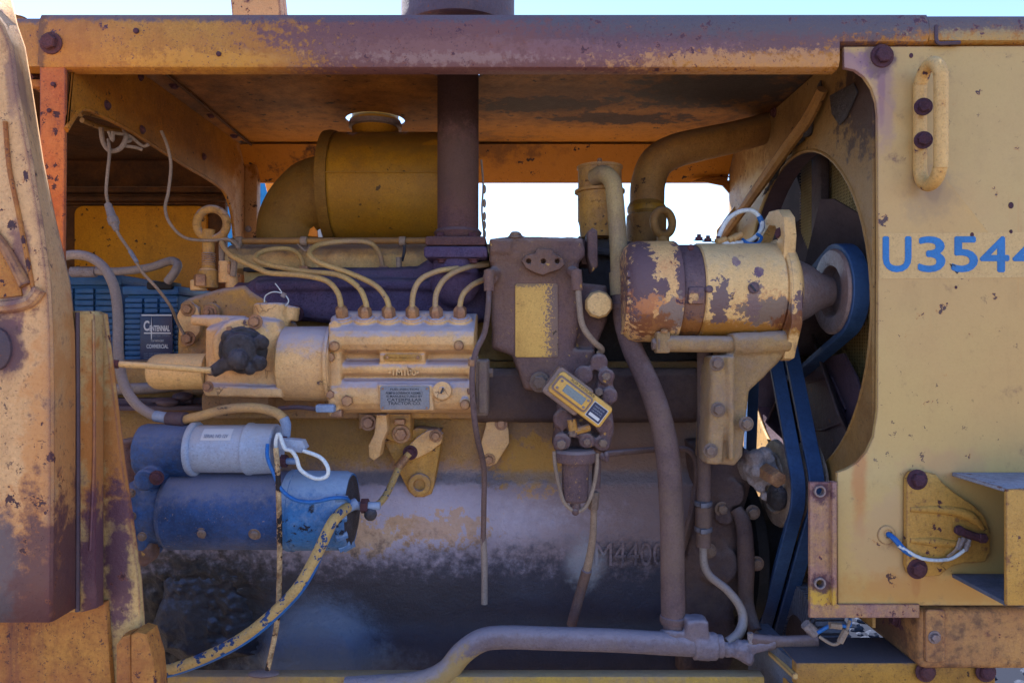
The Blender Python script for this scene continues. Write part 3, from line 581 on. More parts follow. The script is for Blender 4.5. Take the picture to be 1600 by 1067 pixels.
# second folded strip behind it
mb = MB(); v = []; f = []
R2 = [(486, 118, 124, 155), (494, 118, 124, 160), (600, 119, 125, 161), (800, 119, 126, 161), (900, 119, 126, 161), (950, 119, 127, 161)]
for i, (py, a, b, c) in enumerate(R2):
    q = 6 if py == 950 else 0
    v += [P(a - 30, py + q, .95), P(a, py + q, .935), P(b, py + q, .93), P((b + c) / 2 + 6, py, .93), P(c, py - q, .955), P(c + 1, py - q, .99)]
for i in range(len(R2) - 1):
    for k in range(5):
        a = i * 6 + k; f.append([a, a + 6, a + 7, a + 1])
mb.add(v, f); o = part('folded_strip', mb, M['postedge'], po, smooth=25)
m = o.modifiers.new('thick', 'SOLIDIFY'); m.thickness = .005; m.offset = -1
mb = MB(); mb.tube([P(121, 488, .929), P(122, 700, .929), P(121, 955, .929)], .0028, 6); part('weld_bead', mb, M['purplebare'], po)
mb = MB(); mb.tube([P(146, 500, .929), P(147, 700, .929), P(141, 860, .929)], .002, 6); part('weld_bead', mb, M['postedge'], po)
# tapering side plate and lower plate
mb = MB(); mb.pp([(150, 486), (162, 490), (190, 720), (216, 905), (222, 990), (246, 1120), (140, 1120), (140, 486)], .985, .01, .002); part('side_plate', mb, M['postedge'], po)
mb = MB(); mb.pp([(-400, 940), (165, 940), (170, 1010), (182, 1200), (-400, 1200)], .975, .008, .002); part('lower_plate', mb, M['rusty'], po)
mb = MB(); mb.pp([(180, 1008), (190, 994), (204, 990), (206, 1200), (180, 1200)], .955, .02, .004); part('lug_plate', mb, M['rusty'], po)
mb = MB(); mb.pp([(203, 992), (214, 986), (228, 990), (240, 1030), (256, 1200), (204, 1200)], .95, .03, .004); part('lug_plate', mb, M['rusty'], po)

# ------------------------------------------------------------------ numbered side panel
sp = T('numbered_side_panel', 'smooth pale yellow side panel with blue U3544 numbers and rust specks', 'panel')
YP = 1.165
mb = MB()
pl = [(1318, 73), (2000, 70), (2000, 946), (1309, 946), (1308, 738), (1322, 733), (1340, 722), (1354, 706), (1365, 682), (1369, 655), (1371, 640), (1372, 400), (1371, 180), (1369, 160), (1362, 138), (1350, 120), (1336, 110), (1319, 106)]
mb.pp(pl, YP, .007, .0018); part('sheet', mb, M['panel'], sp)
mb = MB(); mb.pp([(1374, 365), (2000, 360), (2000, 430), (1374, 436)], YP - .0006, .0006); part('tape_strip', mb, M['tape'], sp, smooth=None)
for ch, a, b in (('U', 1379, 1424), ('3', 1434, 1477), ('5', 1486, 1528), ('4', 1531, 1577), ('4', 1582, 1628)):
    text('digit' if ch != 'U' else 'letter', ch, M['numblue'], sp, P((a + b) / 2, 397.5, YP - .0006), S(53, YP), S(b - a - 3, YP), fat=.0016)
pbolt(sp, 1378, 88, YP, 12.5, M['boltrust'], hgt=.6)
for px, py, r in ((1519, 367, 3), (1580, 321, 4), (1580, 362, 2.5), (1494, 449, 2), (1424, 87, 3)):
    mb = MB(); mb.pp(circ(px, py, r, r * 1.3, 10), YP - .0009, .001); part('rust_pit', mb, M['boltrust'], sp, smooth=None)
mb = MB(); mb.pp([(1484, 412), (1492, 414), (1499, 424), (1496, 428), (1488, 420)], YP - .0013, .0006); part('peeled_flake', mb, M['ink'], sp, smooth=None)

gh = T('grab_handle', 'chipped steel grab handle ring bolted upright on the side panel', 'handle')
X = .646
ring = []
for k in range(40):
    a = 2 * math.pi * k / 40; cz = .058 if math.sin(a) > 0 else -.058
    ring.append(Vector((X + .0 * math.cos(a), 1.127 + .0285 * math.cos(a), H + .335 + cz + .035 * math.sin(a))))
mb = MB(); mb.tube(ring + [ring[0]], .0102, 14, sub=2, caps=False); o = part('ring', mb, M['handle'], gh)
mb = MB(); mb.box((X, 1.156, H + .335), (.015, .014, .16), .004); part('base_bar', mb, M['handle'], gh)
for z in (.366, .314): bolt(gh, (X - .004, 1.139, H + z), .0095, M['boltrust'], d=(-.2, -1, 0))
# hinge bracket with wire
hb = T('hinge_bracket', 'ribbed yellow hinge bracket bolted low on the side panel', 'bracket')
YB = 1.158
mb = MB(); mb.pp([(1417, 748), (1424, 737), (1440, 736), (1463, 741), (1476, 756), (1496, 772), (1526, 792), (1540, 808), (1548, 830), (1548, 862), (1540, 878), (1526, 880), (1506, 880), (1486, 886), (1468, 900), (1440, 902), (1420, 896), (1416, 884)], YB - .006, .010, .003); part('plate', mb, M['hinge'], hb)
mb = MB(); mb.tube([P(1420, 795, YB - .003), P(1480, 797, YB - .004), P(1515, 806, YB - .005), P(1536, 826, YB - .004)], [.005, .008, .009, .004], 10); part('rib', mb, M['hinge'], hb)
mb = MB(); mb.tube([P(1420, 843, YB - .003), P(1460, 846, YB - .004), P(1500, 850, YB - .003)], [.005, .008, .006], 10); part('rib', mb, M['hinge'], hb)
for px, py in ((1433, 749), (1433, 888)): pbolt(hb, px, py, YB - .005, 11, M['boltrust'])
mb = MB(); mb.tube([P(1494, 826, YB - .012), P(1512, 834, YB - .014), P(1538, 842, YB - .012)], .0065, 8); part('hinge_pin', mb, M['boltrust'], hb)
for px, py in ((1498, 828), (1534, 840)): pbolt(hb, px, py, YB - .014, 8, M['boltrust'], washer=False)
mb = MB(); mb.pp(circ(1386, 836, 14, 15), YP - .003, .004, .001, [circ(1388, 834, 6, 6, 12)]); part('grommet', mb, M['panel'], sp)
mb = MB(); mb.tube([P(1386, 833, YP + .003), P(1398, 842, YP - .012), P(1412, 858, YP - .016), P(1424, 866, YP - .016)], .0045, 8); wr = solo('lamp_wire', mb, M['bluewire'], 'blue and white wire running from the grommet to the hinge bracket', 'wire')
mb = MB(); mb.tube([P(1404, 852, YP - .017), P(1440, 872, YP - .02), P(1480, 874, YP - .02), P(1503, 862, YP - .02), P(1514, 850, YP - .02)], .0028, 8); part('white_core', mb, M['whitewire'], wr)
mb = MB(); mb.tube([P(1480, 870, YP - .02), P(1494, 858, YP - .02), P(1500, 840, YP - .02)], .0024, 6); part('branch', mb, M['oldwire'], wr)
for a, b in (((1496, 858), (1506, 840)), ((1508, 860), (1514, 842))):
    mb = MB(); mb.tube([P(*a, YP - .02), P(*b, YP - .02)], .004, 8); part('crimp', mb, M['gasket'], wr)
# lamp guard box
lg = T('lamp_guard', 'open steel lamp guard box standing out of the side panel', 'guard box')
X0 = .700; zt, zb = H - .211, H - .372
mb = MB(); mb.box((X0 + .17, 1.0985, zt), (.34, .125, .006), .001); part('top_plate', mb, M['paletop'], lg)
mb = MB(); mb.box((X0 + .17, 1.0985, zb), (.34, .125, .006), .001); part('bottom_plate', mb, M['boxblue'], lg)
mb = MB(); mb.box((X0 + .17, 1.036, (zt + zb) / 2), (.34, .006, zt - zb + .004), .0015); part('front_plate', mb, M['hinge'], lg)
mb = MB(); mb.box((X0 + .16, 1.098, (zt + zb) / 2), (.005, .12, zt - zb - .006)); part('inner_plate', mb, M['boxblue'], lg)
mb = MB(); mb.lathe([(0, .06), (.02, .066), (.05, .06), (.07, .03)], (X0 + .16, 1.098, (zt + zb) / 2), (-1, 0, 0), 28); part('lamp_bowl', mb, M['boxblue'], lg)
# angle strip at the panel corner
cs = T('corner_angle', 'bare L shaped angle strip with two bolt holes at the panel corner', 'angle strip')
mb = MB(); mb.pp([(1265, 753), (1301, 753), (1301, 944), (1437, 944), (1437, 965), (1265, 965)], 1.160, .006, .001, [circ(1282, 768, 7, 7, 16), circ(1282, 912, 7, 7, 16)]); part('strip', mb, M['corner'], cs)
mb = MB(); mb.pp([(1300, 753), (1308, 753), (1308, 946), (1300, 946)], 1.152, .012, .001); part('flange', mb, M['corner'], cs)
for py in (768, 912):
    mb = MB(); mb.pp(circ(1282, py, 9.5, 9.5, 20), 1.156, .01, .0015, [circ(1282, py, 6, 6, 20)]); part('hole_rim', mb, M['steelb'], cs)
# lower frame beam
fb = T('frame_beam', 'boxed rust streaked frame beam below the side panel', 'beam')
za, zb2 = H - .4275, H - .527; X0 = .654
mb = MB(); mb.box((X0 + .45, 1.31, (za + zb2) / 2), (.9, .28, za - zb2), .012, seg=3); part('beam', mb, M['beam'], fb)
mb = MB(); mb.pp(rrect(1446, 952, 1478, 1036, 6), 1.1655, .006, .003); part('end_plate', mb, M['beam'], fb)
pbolt(fb, 1460, 995, 1.165, 7, M['steelb'])
bolt(fb, (X0 - .001, 1.24, H - .47), .01, M['boltrust'], d=(-1, 0, 0))
xm = T('front_crossmember', 'yellow crossmember ledge with dust covered top under the belts', 'crossmember')
zt = H - .5235
mb = MB(); mb.box((P(1395, 0, 1.2).x, 1.243, zt - .02), (P(1550, 0, 1.2).x - P(1240, 0, 1.2).x, .106, .04), .004); part('ledge', mb, M['ledge'], xm)
mb = MB(); mb.box((P(1395, 0, 1.2).x, 1.252, zt - .12), (P(1560, 0, 1.2).x - P(1240, 0, 1.2).x, .10, .16), .004); part('web', mb, M['ledge'], xm)
bolt(xm, P(1256, 1046, 1.2) + Vector((0, .008, 0)), .009, M['steelb'])
for px in (1446, 1540): pbolt(xm, px, 1049, 1.185, 11, M['boltrust'], kind='round')
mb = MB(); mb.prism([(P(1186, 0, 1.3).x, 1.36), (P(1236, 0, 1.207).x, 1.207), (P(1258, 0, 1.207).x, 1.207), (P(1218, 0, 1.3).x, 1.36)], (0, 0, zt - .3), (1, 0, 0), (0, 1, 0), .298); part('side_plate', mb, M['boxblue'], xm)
mb = MB(); mb.tube([P(1205, 1020, 1.28), P(1243, 1056, 1.19)], .006, 6); part('edge_bead', mb, M['panel'], xm)
# far machines seen through the gaps
mb = MB(); mb.box((-2.08, 6.2, H + .55), (.55, .5, 2.0), .03); solo('blue_machine', mb, M['farblue'], 'blue painted machine sliver seen through the gap left of the intake elbow', 'machine')
mb = MB(); mb.pp([(400, 240), (470, 240), (470, 330), (423, 330)], 5.0, .4, .03); solo('orange_boom', mb, M['orange'], 'bright orange boom edge in the gap above the intake elbow', 'boom')
mb = MB(); mb.pp([(348, -120), (424, -120), (440, 30), (362, 30)], 1.75, .06, .006); rp = solo('roof_post', mb, M['post'], 'short yellow post rising above the hood at upper left', 'post')
# ------------------------------------------------------------------ radiator shroud (sheet facing the engine, with the round fan opening)
XS = .58
sh = T('fan_shroud', 'yellow fan shroud sheet with a large round opening behind the belts', 'shroud')
CY, CZ, CR = 1.50, H + .06, .322
mb = MB(); mb.prism([(1.174, H + .512), (1.95, H + .512), (1.95, H - .46), (1.174, H - .46)], (XS, 0, 0), (0, 1, 0), (0, 0, 1), .005, 0, [circ(CY, CZ, CR, n=72)])
part('sheet', mb, M['shroud'], sh)
mb = MB(); mb.tube([Vector((XS + .002, CY + CR * math.cos(2 * math.pi * k / 60), CZ + CR * math.sin(2 * math.pi * k / 60))) for k in range(61)], .004, 8, sub=1, caps=False); part('rolled_rim', mb, M['shroud'], sh)
mb = MB(); n = 48; v = []; f = []
for k in range(n):
    a = 2 * math.pi * k / n; c, s_ = math.cos(a), math.sin(a)
    v += [(XS + .004, CY + CR * c, CZ + CR * s_), (XS + .05, CY + (CR + .004) * c, CZ + (CR + .004) * s_)]
f = [[2 * k, 2 * k + 1, (2 * k + 3) % (2 * n), (2 * k + 2) % (2 * n)] for k in range(n)]
mb.add(v, f); part('ring', mb, M['purplebare'], sh)
# gusset strap and ragged black seal
mb = MB(); mb.tube([PX(1128, 372, .545), PX(1180, 300, .55), PX(1232, 226, .555), PX(1262, 185, .56), PX(1285, 140, .565)], [.010, .012, .013, .012, .010], 8); part('strut', mb, M['brownpipe'], sh)
mb = MB(); mb.tube([PX(1190, 310, .56), PX(1205, 285, .566), PX(1225, 250, .57), PX(1236, 228, .571), PX(1262, 205, .572), PX(1275, 160, .573), PX(1282, 125, .573)], [.002, .004, .006, .009, .008, .005, .004], 6, sub=3); part('seal', mb, M['grease'], sh, cast=(.003, 1, .012))
mb = MB(); mb.prism([(a.y, a.z) for a in [PX(px, py, .577) for px, py in ((1297, 150), (1334, 130), (1340, 145), (1322, 185), (1312, 196), (1300, 178))]], (.576, 0, 0), (0, 1, 0), (0, 0, 1), .002); part('tar_patch', mb, M['grease'], sh)
for px, py in ((1243, 205), (1210, 176)):
    bolt(sh, PX(px, py, XS - .001), .008, M['boltrust'], d=(-1, 0, 0))
# radiator: core, screen of crossed wires, side bars
ra = T('radiator', 'dark radiator core behind a fine wire screen inside the fan opening', 'radiator')
mb = MB(); mb.box((.80, 1.85, H), (.06, 1.32, 1.0)); part('core', mb, M['blackcore'], ra)
mb = MB(); XG = .675
for k in range(125):
    z = H - .40 + k * .0068; mb.box((XG, 1.45, z), (.0016, .52, .0018))
for k in range(76):
    y = 1.188 + k * .0068; mb.box((XG - .001, y, H + .02), (.0016, .0018, .86))
part('screen', mb, M['wiremesh'], ra, smooth=None, stuff=True)
mb = MB(); mb.box((.655, 1.55, H + .05), (.02, .05, .86), .004); part('side_bar', mb, M['fan'], ra)
mb = MB(); mb.box((.745, 1.585, H + .48), (.16, .8, .05), .01); part('top_tank', mb, M['fan'], ra)
mb = MB(); mb.box((.745, 1.585, H - .50), (.16, .7, .06), .01); part('bottom_tank', mb, M['fan'], ra)
# fan
fa = T('cooling_fan', 'dusty dark fan blades inside the round shroud opening', 'fan')
FC = Vector((.64, 1.56, H + .03))
mb = MB(); mb.cyl(FC - Vector((.06, 0, 0)), FC + Vector((.03, 0, 0)), .06, 28); part('hub', mb, M['fan'], fa)
for k in range(4):
    a = math.radians(132 - 90 * k); d = Vector((0, -math.cos(a), math.sin(a))); t = Vector((0, -math.sin(a), -math.cos(a)))
    tw = (t * .80 + Vector((.6, 0, 0))).normalized()
    q = [(.05, -.04), (.12, -.065), (.285, -.085), (.30, -.06), (.30, .07), (.28, .085), (.12, .055), (.05, .04)]
    mb = MB(); mb.prism(q, FC, d, tw, .004, .001); part('blade', mb, M['fan'], fa)
    mb = MB(); mb.prism([(.06, -.02), (.16, -.02), (.16, .02), (.06, .02)], FC - Vector((.006, 0, 0)), d, tw, .004); 
# steel guard plate low in the opening
gp = T('fan_guard_plate', 'purple bare steel guard plate low inside the fan opening', 'plate')
q = [PX(px, py, .625) for px, py in ((1248, 575), (1285, 560), (1318, 552), (1338, 590), (1352, 640), (1345, 700), (1322, 760), (1262, 770))]
mb = MB(); mb.prism([(p.y, p.z) for p in q], (.625, 0, 0), (0, 1, 0), (0, 0, 1), .004, 0); part('plate', mb, M['purplebare'], gp)
q = [PX(px, py, .6235) for px, py in ((1252, 600), (1300, 590), (1322, 640), (1316, 660), (1285, 672), (1270, 672))]
mb = MB(); mb.tube(q + [q[0]], .0022, 6, sub=1); part('pressed_edge', mb, M['purplebare'], gp)
mb = MB(); mb.pp([(1182, 540), (1300, 540), (1300, 900), (1182, 900)], 1.74, .006); part('sun_block_sheet', mb, M['fan'], sh)  # dark sheet added to keep sun out of the gap by the pulley
# sunlit cream side sheet beyond the alternator bracket
mb = MB(); mb.pp([(1120, 360), (1198, 255), (1205, 262), (1180, 330), (1172, 690), (1120, 690)], 1.90, .01); solo('far_cream_sheet', mb, M['panel'], 'pale cream far side sheet showing beside the fan opening', 'sheet')
mb = MB(); mb.pp([(1080, 284), (1100, 284), (1130, 290), (1142, 304), (1146, 330), (1146, 400), (1180, 400), (1180, 270), (1168, 270), (1168, 284), (1152, 284), (1152, 276), (1102, 276)], 1.945, .008, .001, [circ(1138, 279, 3, 3, 10)])
part('far_bracket', mb, M['bulk'], hood)

# ------------------------------------------------------------------ belts and pulleys (axes along X)
def wrap(circles, n=18):
    """outer belt path (Y,Z) round circles given counter-clockwise as (y,z,r)"""
    pts = []
    m = len(circles); tang = []
    for i in range(m):
        (y1, z1, r1), (y2, z2, r2) = circles[i], circles[(i + 1) % m]
        d = Vector((y2 - y1, z2 - z1)); L = d.length; d /= L; nrm = Vector((d.y, -d.x)); s_ = (r1 - r2) / L; c_ = math.sqrt(max(0, 1 - s_ * s_))
        nn = nrm * c_ + d * s_; tang.append(math.atan2(nn.y, nn.x))
    for i in range(m):
        a0, a1 = tang[i - 1], tang[i]
        while a1 < a0: a1 += 2 * math.pi
        y, z, r = circles[i]
        for k in range(n + 1):
            a = a0 + (a1 - a0) * k / n; pts.append((y + r * math.cos(a), z + r * math.sin(a)))
    return pts
def belt(path, x0, x1, th):
    mb = MB(); n = len(path); v = []
    inn = []
    for i in range(n):
        a, b = Vector(path[i - 1]), Vector(path[(i + 1) % n]); t = (b - a).normalized(); nr = Vector((t.y, -t.x)); p = Vector(path[i]) - nr * th; inn.append((p.x, p.y))
    e = .0015; k_ = .002
    for i in range(n):
        (y, z), (iy, iz) = path[i], inn[i]; my, mz = y + (iy - y) * .12, z + (iz - z) * .12
        v += [(x0 + e, y, z), (x1 - e, y, z), (x1, my, mz), (x1 - k_, iy, iz), (x0 + k_, iy, iz), (x0, my, mz)]
    f = []
    for i in range(n):
        j = (i + 1) % n
        for k in range(6):
            l = (k + 1) % 6; f.append([i * 6 + k, j * 6 + k, j * 6 + l, i * 6 + l])
    mb.add(v, f); return mb
AY, AZ = 1.33, H + .0905
FY, FZ = 1.56, H + .03          # fan drive
IY, IZ = 1.395, H - .270        # idler
KY, KZ = 1.60, H - .56          # crank
# direction: counter-clockwise in (Y,Z) seen from -X side is handled by wrap
pa = wrap([(AY, AZ, .087), (FY, FZ - .03, .085)])
solo('alternator_belt', belt(pa, .583, .612, .012), M['belt'], 'dusty V belt with painted blue sky light, wrapped round the alternator pulley', 'belt', smooth=30)
grp = 'twin drive belts over the idler pulley'
for (a, b, lab) in ((.501, .527, 'left one of the twin blue belts running down over the idler pulley'), (.534, .562, 'right one of the twin blue belts running down over the idler pulley')):
    pth = wrap([(IY, IZ, .088), (KY, KZ, .115), (FY, FZ, .095)])
    solo('drive_belt', belt(pth, a, b, .013), M['belt'], lab, 'belt', grp, smooth=30)
# idler pulley
ip = T('idler_pulley', 'rusty idler pulley with a pale mud smeared hub under the alternator', 'pulley')
mb = MB(); mb.lathe([(-.012, .03), (-.012, .072), (-.010, .080), (-.004, .083), (0, .074), (.02, .072), (.024, .0815), (.028, .0815), (.032, .074), (.05, .074), (.056, .0815), (.060, .0815)], (.512, IY, IZ), (1, 0, 0), 48); part('rim', mb, M['rim'], ip)
mb = MB(); mb.tube([Vector((.499, IY + .055 * math.cos(2 * math.pi * k / 24), IZ + .055 * math.sin(2 * math.pi * k / 24))) for k in range(25)], .004, 8, sub=1, caps=False); part('rim_ridge', mb, M['rim'], ip)
mb = MB()
for px, py, Y, r in ((1180, 716, 1.35, .018), (1195, 709, 1.352, .014), (1184, 736, 1.345, .018), (1174, 730, 1.36, .018), (1188, 760, 1.355, .012), (1196, 774, 1.357, .009), (1204, 718, 1.352, .010), (1178, 750, 1.36, .012)): mb.ball(P(px, py, Y), r, 14)
mb.cyl(P(1165, 728, 1.42), P(1200, 738, 1.345), .026, 18)
part('smeared_hub', mb, M['gasket'], ip, cast=(.003, 2, .010))
mb = MB(); a = P(1197, 737, 1.335); b = P(1217, 749, 1.288); mb.lathe([(0, .0165), ((b - a).length - .004, .0165), ((b - a).length, .014), ((b - a).length + .001, .006)], a, b - a, 6); part('nut', mb, M['bolt'], ip)
mb = MB(); mb.ball(P(1214, 776, 1.345), .026, 14, (.7, 1, 1)); part('dark_cavity_ball', mb, M['grease'], ip, cast=(.003, 1, .006))  # black ball standing in for the shaded cavity under the nut
mb = MB(); mb.tube([P(1130, 700, 1.5), P(1165, 716, 1.42), P(1188, 735, 1.36)], .017, 12); mb.tube([P(1125, 730, 1.5), P(1160, 742, 1.44)], .014, 12); part('arm', mb, M['dusty'], ip)
# crank pulley and ring gear
cp2 = T('crank_pulley', 'dark crankshaft pulley and damper low behind the idler', 'pulley')
mb = MB(); mb.lathe([(0, .05), (0, .15), (.006, .158), (.03, .158), (.036, .15), (.036, .14), (.06, .14), (.065, .155), (.085, .155), (.088, .105), (.15, .105), (.15, .05)], (.415, 1.57, H - .44), (1, 0, 0), 56); part('damper', mb, M['beltin'], cp2)
for r in (.075, .10, .125):
    mb = MB(); mb.tube([Vector((.414, 1.57 + r * math.cos(2 * math.pi * k / 40), H - .44 + r * math.sin(2 * math.pi * k / 40))) for k in range(41)], .004, 6, sub=1, caps=False); part('groove_ring', mb, M['beltin'], cp2)
mb = MB(); mb.lathe([(0, .04), (0, .102), (.055, .102), (.055, .04)], (.506, KY, KZ), (1, 0, 0), 40); part('belt_sheave', mb, M['beltin'], cp2)
gt = T('toothed_ring', 'dark toothed ring under the drive belts', 'gear')
mb = MB(); gx, gy, gz, gr = .555, 1.41, H - .60, .125
mb.lathe([(0, .03), (0, gr), (.05, gr), (.05, .03)], (gx, gy, gz), (1, 0, 0), 64); part('body', mb, M['fan'], gt)
for k in range(64):
    a = 2 * math.pi * k / 64; m_ = Matrix.Rotation(a, 3, 'X')
    t = MB(); t.box((gx - .001, gy, gz), (.003, .001, .001))
    mb = MB(); mb.add([(gx - .004, gy + gr * .55 * math.cos(a + q), gz + gr * .55 * math.sin(a + q)) for q in (-.03, .03)] + [(gx - .004, gy + gr * 1.02 * math.cos(a + q), gz + gr * 1.02 * math.sin(a + q)) for q in (.03, -.03)] + [(gx + .05, gy + gr * .55 * math.cos(a + q), gz + gr * .55 * math.sin(a + q)) for q in (-.03, .03)] + [(gx + .05, gy + gr * 1.03 * math.cos(a + q), gz + gr * 1.03 * math.sin(a + q)) for q in (.03, -.03)],
        [[0, 1, 2, 3], [7, 6, 5, 4], [0, 4, 5, 1], [1, 5, 6, 2], [2, 6, 7, 3], [3, 7, 4, 0]])
    if k == 0: tooth = part('tooth', mb, M['tooth'], gt); base = None
    else:
        o = tooth.copy(); C.objects.link(o); o.parent = gt; WL[o] = WL[tooth]
        loc = m_ @ (WL[tooth] - Vector((gx, gy, gz))) + Vector((gx, gy, gz)); o.location = loc; o.rotation_euler = (a, 0, 0)

# ------------------------------------------------------------------ alternator
al = T('alternator', 'chipped cream alternator with purple patches and a pulley at its right end', 'alternator')
def ax(px): return (px - 800) / F * AY
O = lambda x: Vector((x, AY, AZ))
mb = MB(); xa, xb = .201, .294
mb.lathe([(0, .04), (0, .070), (.004, .080), (.012, .0875), (.024, .091), (xb - xa - .004, .092), (xb - xa, .090), (xb - xa, .05)], O(xa), (1, 0, 0), 56); part('rear_cover', mb, M['altrear'], al)
mb = MB()
for k in range(10):
    a = math.radians(160 + k * 12); mb.box((xa + .0035, AY + .074 * math.cos(a), AZ + .074 * math.sin(a)), (.012, .006, .012), .001, Matrix.Rotation(a, 3, 'X'))
part('vent_ribs', mb, M['altrear'], al, stuff=True)
mb = MB(); mb.lathe([(0, .05), (0, .083), (.003, .085), (.035, .085), (.038, .083), (.038, .05)], O(xb), (1, 0, 0), 56); part('band', mb, M['altband'], al)
mb = MB(); mb.box((xb + .02, AY - .083, AZ - .012), (.028, .012, .03), .004); part('band_clip', mb, M['altband'], al)
mb = MB(); mb.lathe([(0, .05), (0, .085), (.002, .0875), (.138, .0885), (.141, .086), (.141, .05)], O(xb + .038), (1, 0, 0), 56); part('stator_body', mb, M['alt'], al)
xe = xb + .179
mb = MB(); mb.lathe([(0, .05), (0, .090), (.004, .094), (.014, .094), (.022, .088), (.032, .070), (.036, .05)], O(xe), (1, 0, 0), 56)
part('front_plate', mb, M['alt'], al)
# adjusting ear on top, mount foot below
q = [(1.255, H + .183), (1.262, H + .215), (1.285, H + .232), (1.33, H + .236), (1.372, H + .218), (1.40, H + .18), (1.388, H + .172), (1.36, H + .200), (1.33, H + .212), (1.30, H + .206), (1.29, H + .19), (1.30, H + .150), (1.262, H + .14)]
mb = MB(); mb.prism(q, (xe - .004, 0, 0), (0, 1, 0), (0, 0, 1), .022, .004); part('adjusting_ear', mb, M['alt'], al)
q = [(1.238, H + .10), (1.236, H + .03), (1.262, H - .012), (1.272, H - .030), (1.290, H - .034), (1.30, H - .02), (1.31, H + .02), (1.30, H + .10)]
mb = MB(); mb.prism(q, (xe + .001, 0, 0), (0, 1, 0), (0, 0, 1), .02, .005); part('mount_foot', mb, M['alt'], al)
bolt(al, (xe + .002, 1.283, H + .190), .010, M['boltrust'], d=(-1, -.4, .2))
pbolt(al, 1177, 450, AY - .087, 9, M['altband'], kind='round', name='slotted_screw', washer=False, hgt=.5)
mb = MB(); mb.box(P(1177, 450, AY - .0926), (.014, .003, .0025), 0, Matrix.Rotation(.9, 3, 'Y')); part('screw_slot', mb, M['ink'], al)
pbolt(al, 1079, 387, AY - .072, 5, M['boltrust'], kind='round', washer=False); pbolt(al, 1108, 452, AY - .085, 6, M['altband'], kind='round', washer=False)
# shaft, hub, pulley
mb = MB(); mb.lathe([(0, .060), (.012, .060), (.035, .050), (.060, .034), (.08, .026)], O(xe + .028), (1, 0, 0), 32); part('hub', mb, M['steelb'], al)
mb = MB(); mb.lathe([(.02, .044), (.004, .045), (0, .048), (-.002, .064), (.0, .0745), (.004, .078), (.012, .077), (.016, .070), (.026, .070), (.03, .078), (.038, .078), (.038, .02)], O(.579), (1, 0, 0), 56)
part('pulley', mb, M['steelb'], al)
mb = MB(); mb.lathe([(0, .012), (.0, .050), (.004, .050), (.004, .012)], O(.606), (1, 0, 0), 40); part('pulley_web', mb, M['fan'], al)
# terminals on top
for px, py in ((1092, 374), (1106, 376), (1122, 377)):
    bolt(al, P(px, py + 2, AY) + Vector((0, .0, .0)), .007, M['boltrust'], d=(0, -.1, 1), kind='stud', name='terminal')
# cable loops on the terminals
mb = MB(); mb.tube([P(1122, 372, 1.33), P(1135, 345, 1.33), P(1155, 331, 1.34), P(1176, 330, 1.35), P(1190, 345, 1.35), P(1188, 362, 1.34), P(1172, 376, 1.33), P(1150, 380, 1.31), P(1128, 380, 1.31)], .0042, 8); wl = solo('looped_wire', mb, M['whitewire'], 'white wire loop with blue tape on top of the alternator', 'wire')
mb = MB(); mb.tube([P(1186, 338, 1.35), P(1191, 350, 1.35), P(1189, 360, 1.345)], .0052, 8); part('blue_tape', mb, M['bluewire'], wl)
mb = MB(); mb.tube([P(1183, 366, 1.33), P(1190, 372, 1.32), P(1182, 381, 1.31), P(1168, 380, 1.31), P(1160, 374, 1.32)], .003, 8); part('blue_loop', mb, M['bluewire'], wl)
for a, b in (((1120, 378), (1134, 374)), ((1138, 376), (1152, 368)), ((1145, 374), (1158, 366))):
    mb = MB(); mb.tube([P(*a, 1.305), P(*b, 1.31)], .0055, 8); part('crimp', mb, M['cable'], wl)
# bracket carrying the alternator
ab = T('alternator_bracket', 'dust caked cast bracket carrying the alternator', 'bracket')
mb = MB()
mb.pp([(1141, 522), (1231, 522), (1233, 548), (1206, 580), (1172, 612), (1168, 650), (1162, 712), (1150, 728), (1108, 726), (1112, 640), (1114, 570), (1136, 564)], 1.27, .10, .008)
mb.pp([(1113, 556), (1132, 556), (1136, 640), (1130, 726), (1106, 726)], 1.255, .06, .006); mb.pp([(1136, 556), (1150, 556), (1148, 720), (1140, 720)], 1.25, .06, .005)
mb.cyl(P(1143, 538, 1.275), P(1232, 534, 1.275), S(18, 1.275), 20)
part('casting', mb, M['bracket'], ab, cast=(.003, 4, .004))
mb = MB(); mb.cyl(P(1040, 537, 1.275), P(1146, 538, 1.275), S(13, 1.275), 24); part('mount_tube', mb, M['bracket'], ab)
mb = MB(); mb.pbox(1026, 518, 1048, 552, 1.262, .03, .004); part('clamp_ear', mb, M['bracket'], ab)
bolt(ab, P(1028, 538, 1.275), .011, M['boltdust'], d=(-1, 0, 0)); pbolt(ab, 1038, 518, 1.262, 6, M['bolt'], kind='round', d=(0, -.3, 1), washer=False)
for px, py in ((1120, 568), (1122, 640), (1110, 704), (1166, 662)): pbolt(ab, px, py, 1.252, 8, M['boltdust'])
# ------------------------------------------------------------------ engine block
en = T('engine_block', 'big engine block, yellow above, dust and oil stains with painted shading below', 'engine block')
prof = [(1.60, 560), (1.475, 565), (1.47, 590), (1.462, 625), (1.455, 650), (1.45, 700), (1.448, 735), (1.436, 747), (1.425, 756), (1.419, 775), (1.415, 820), (1.417, 860), (1.424, 895), (1.434, 925), (1.442, 950), (1.45, 975), (1.452, 1010), (1.45, 1060), (1.45, 1110)]
def zat(Y, py): return H - (py - 533.5) * Y / F
pp_ = [(y, zat(y, py)) for y, py in prof]
fine = []
for i in range(len(pp_) - 1):
    (a, b), (c, d) = pp_[i], pp_[i + 1]; m_ = max(1, int(math.hypot(c - a, d - b) / .006))
    for k in range(m_): fine.append((a + (c - a) * k / m_, b + (d - b) * k / m_))
fine.append(pp_[-1])
nx = 210; x0, x1 = -.92, .405; v = []; f = []
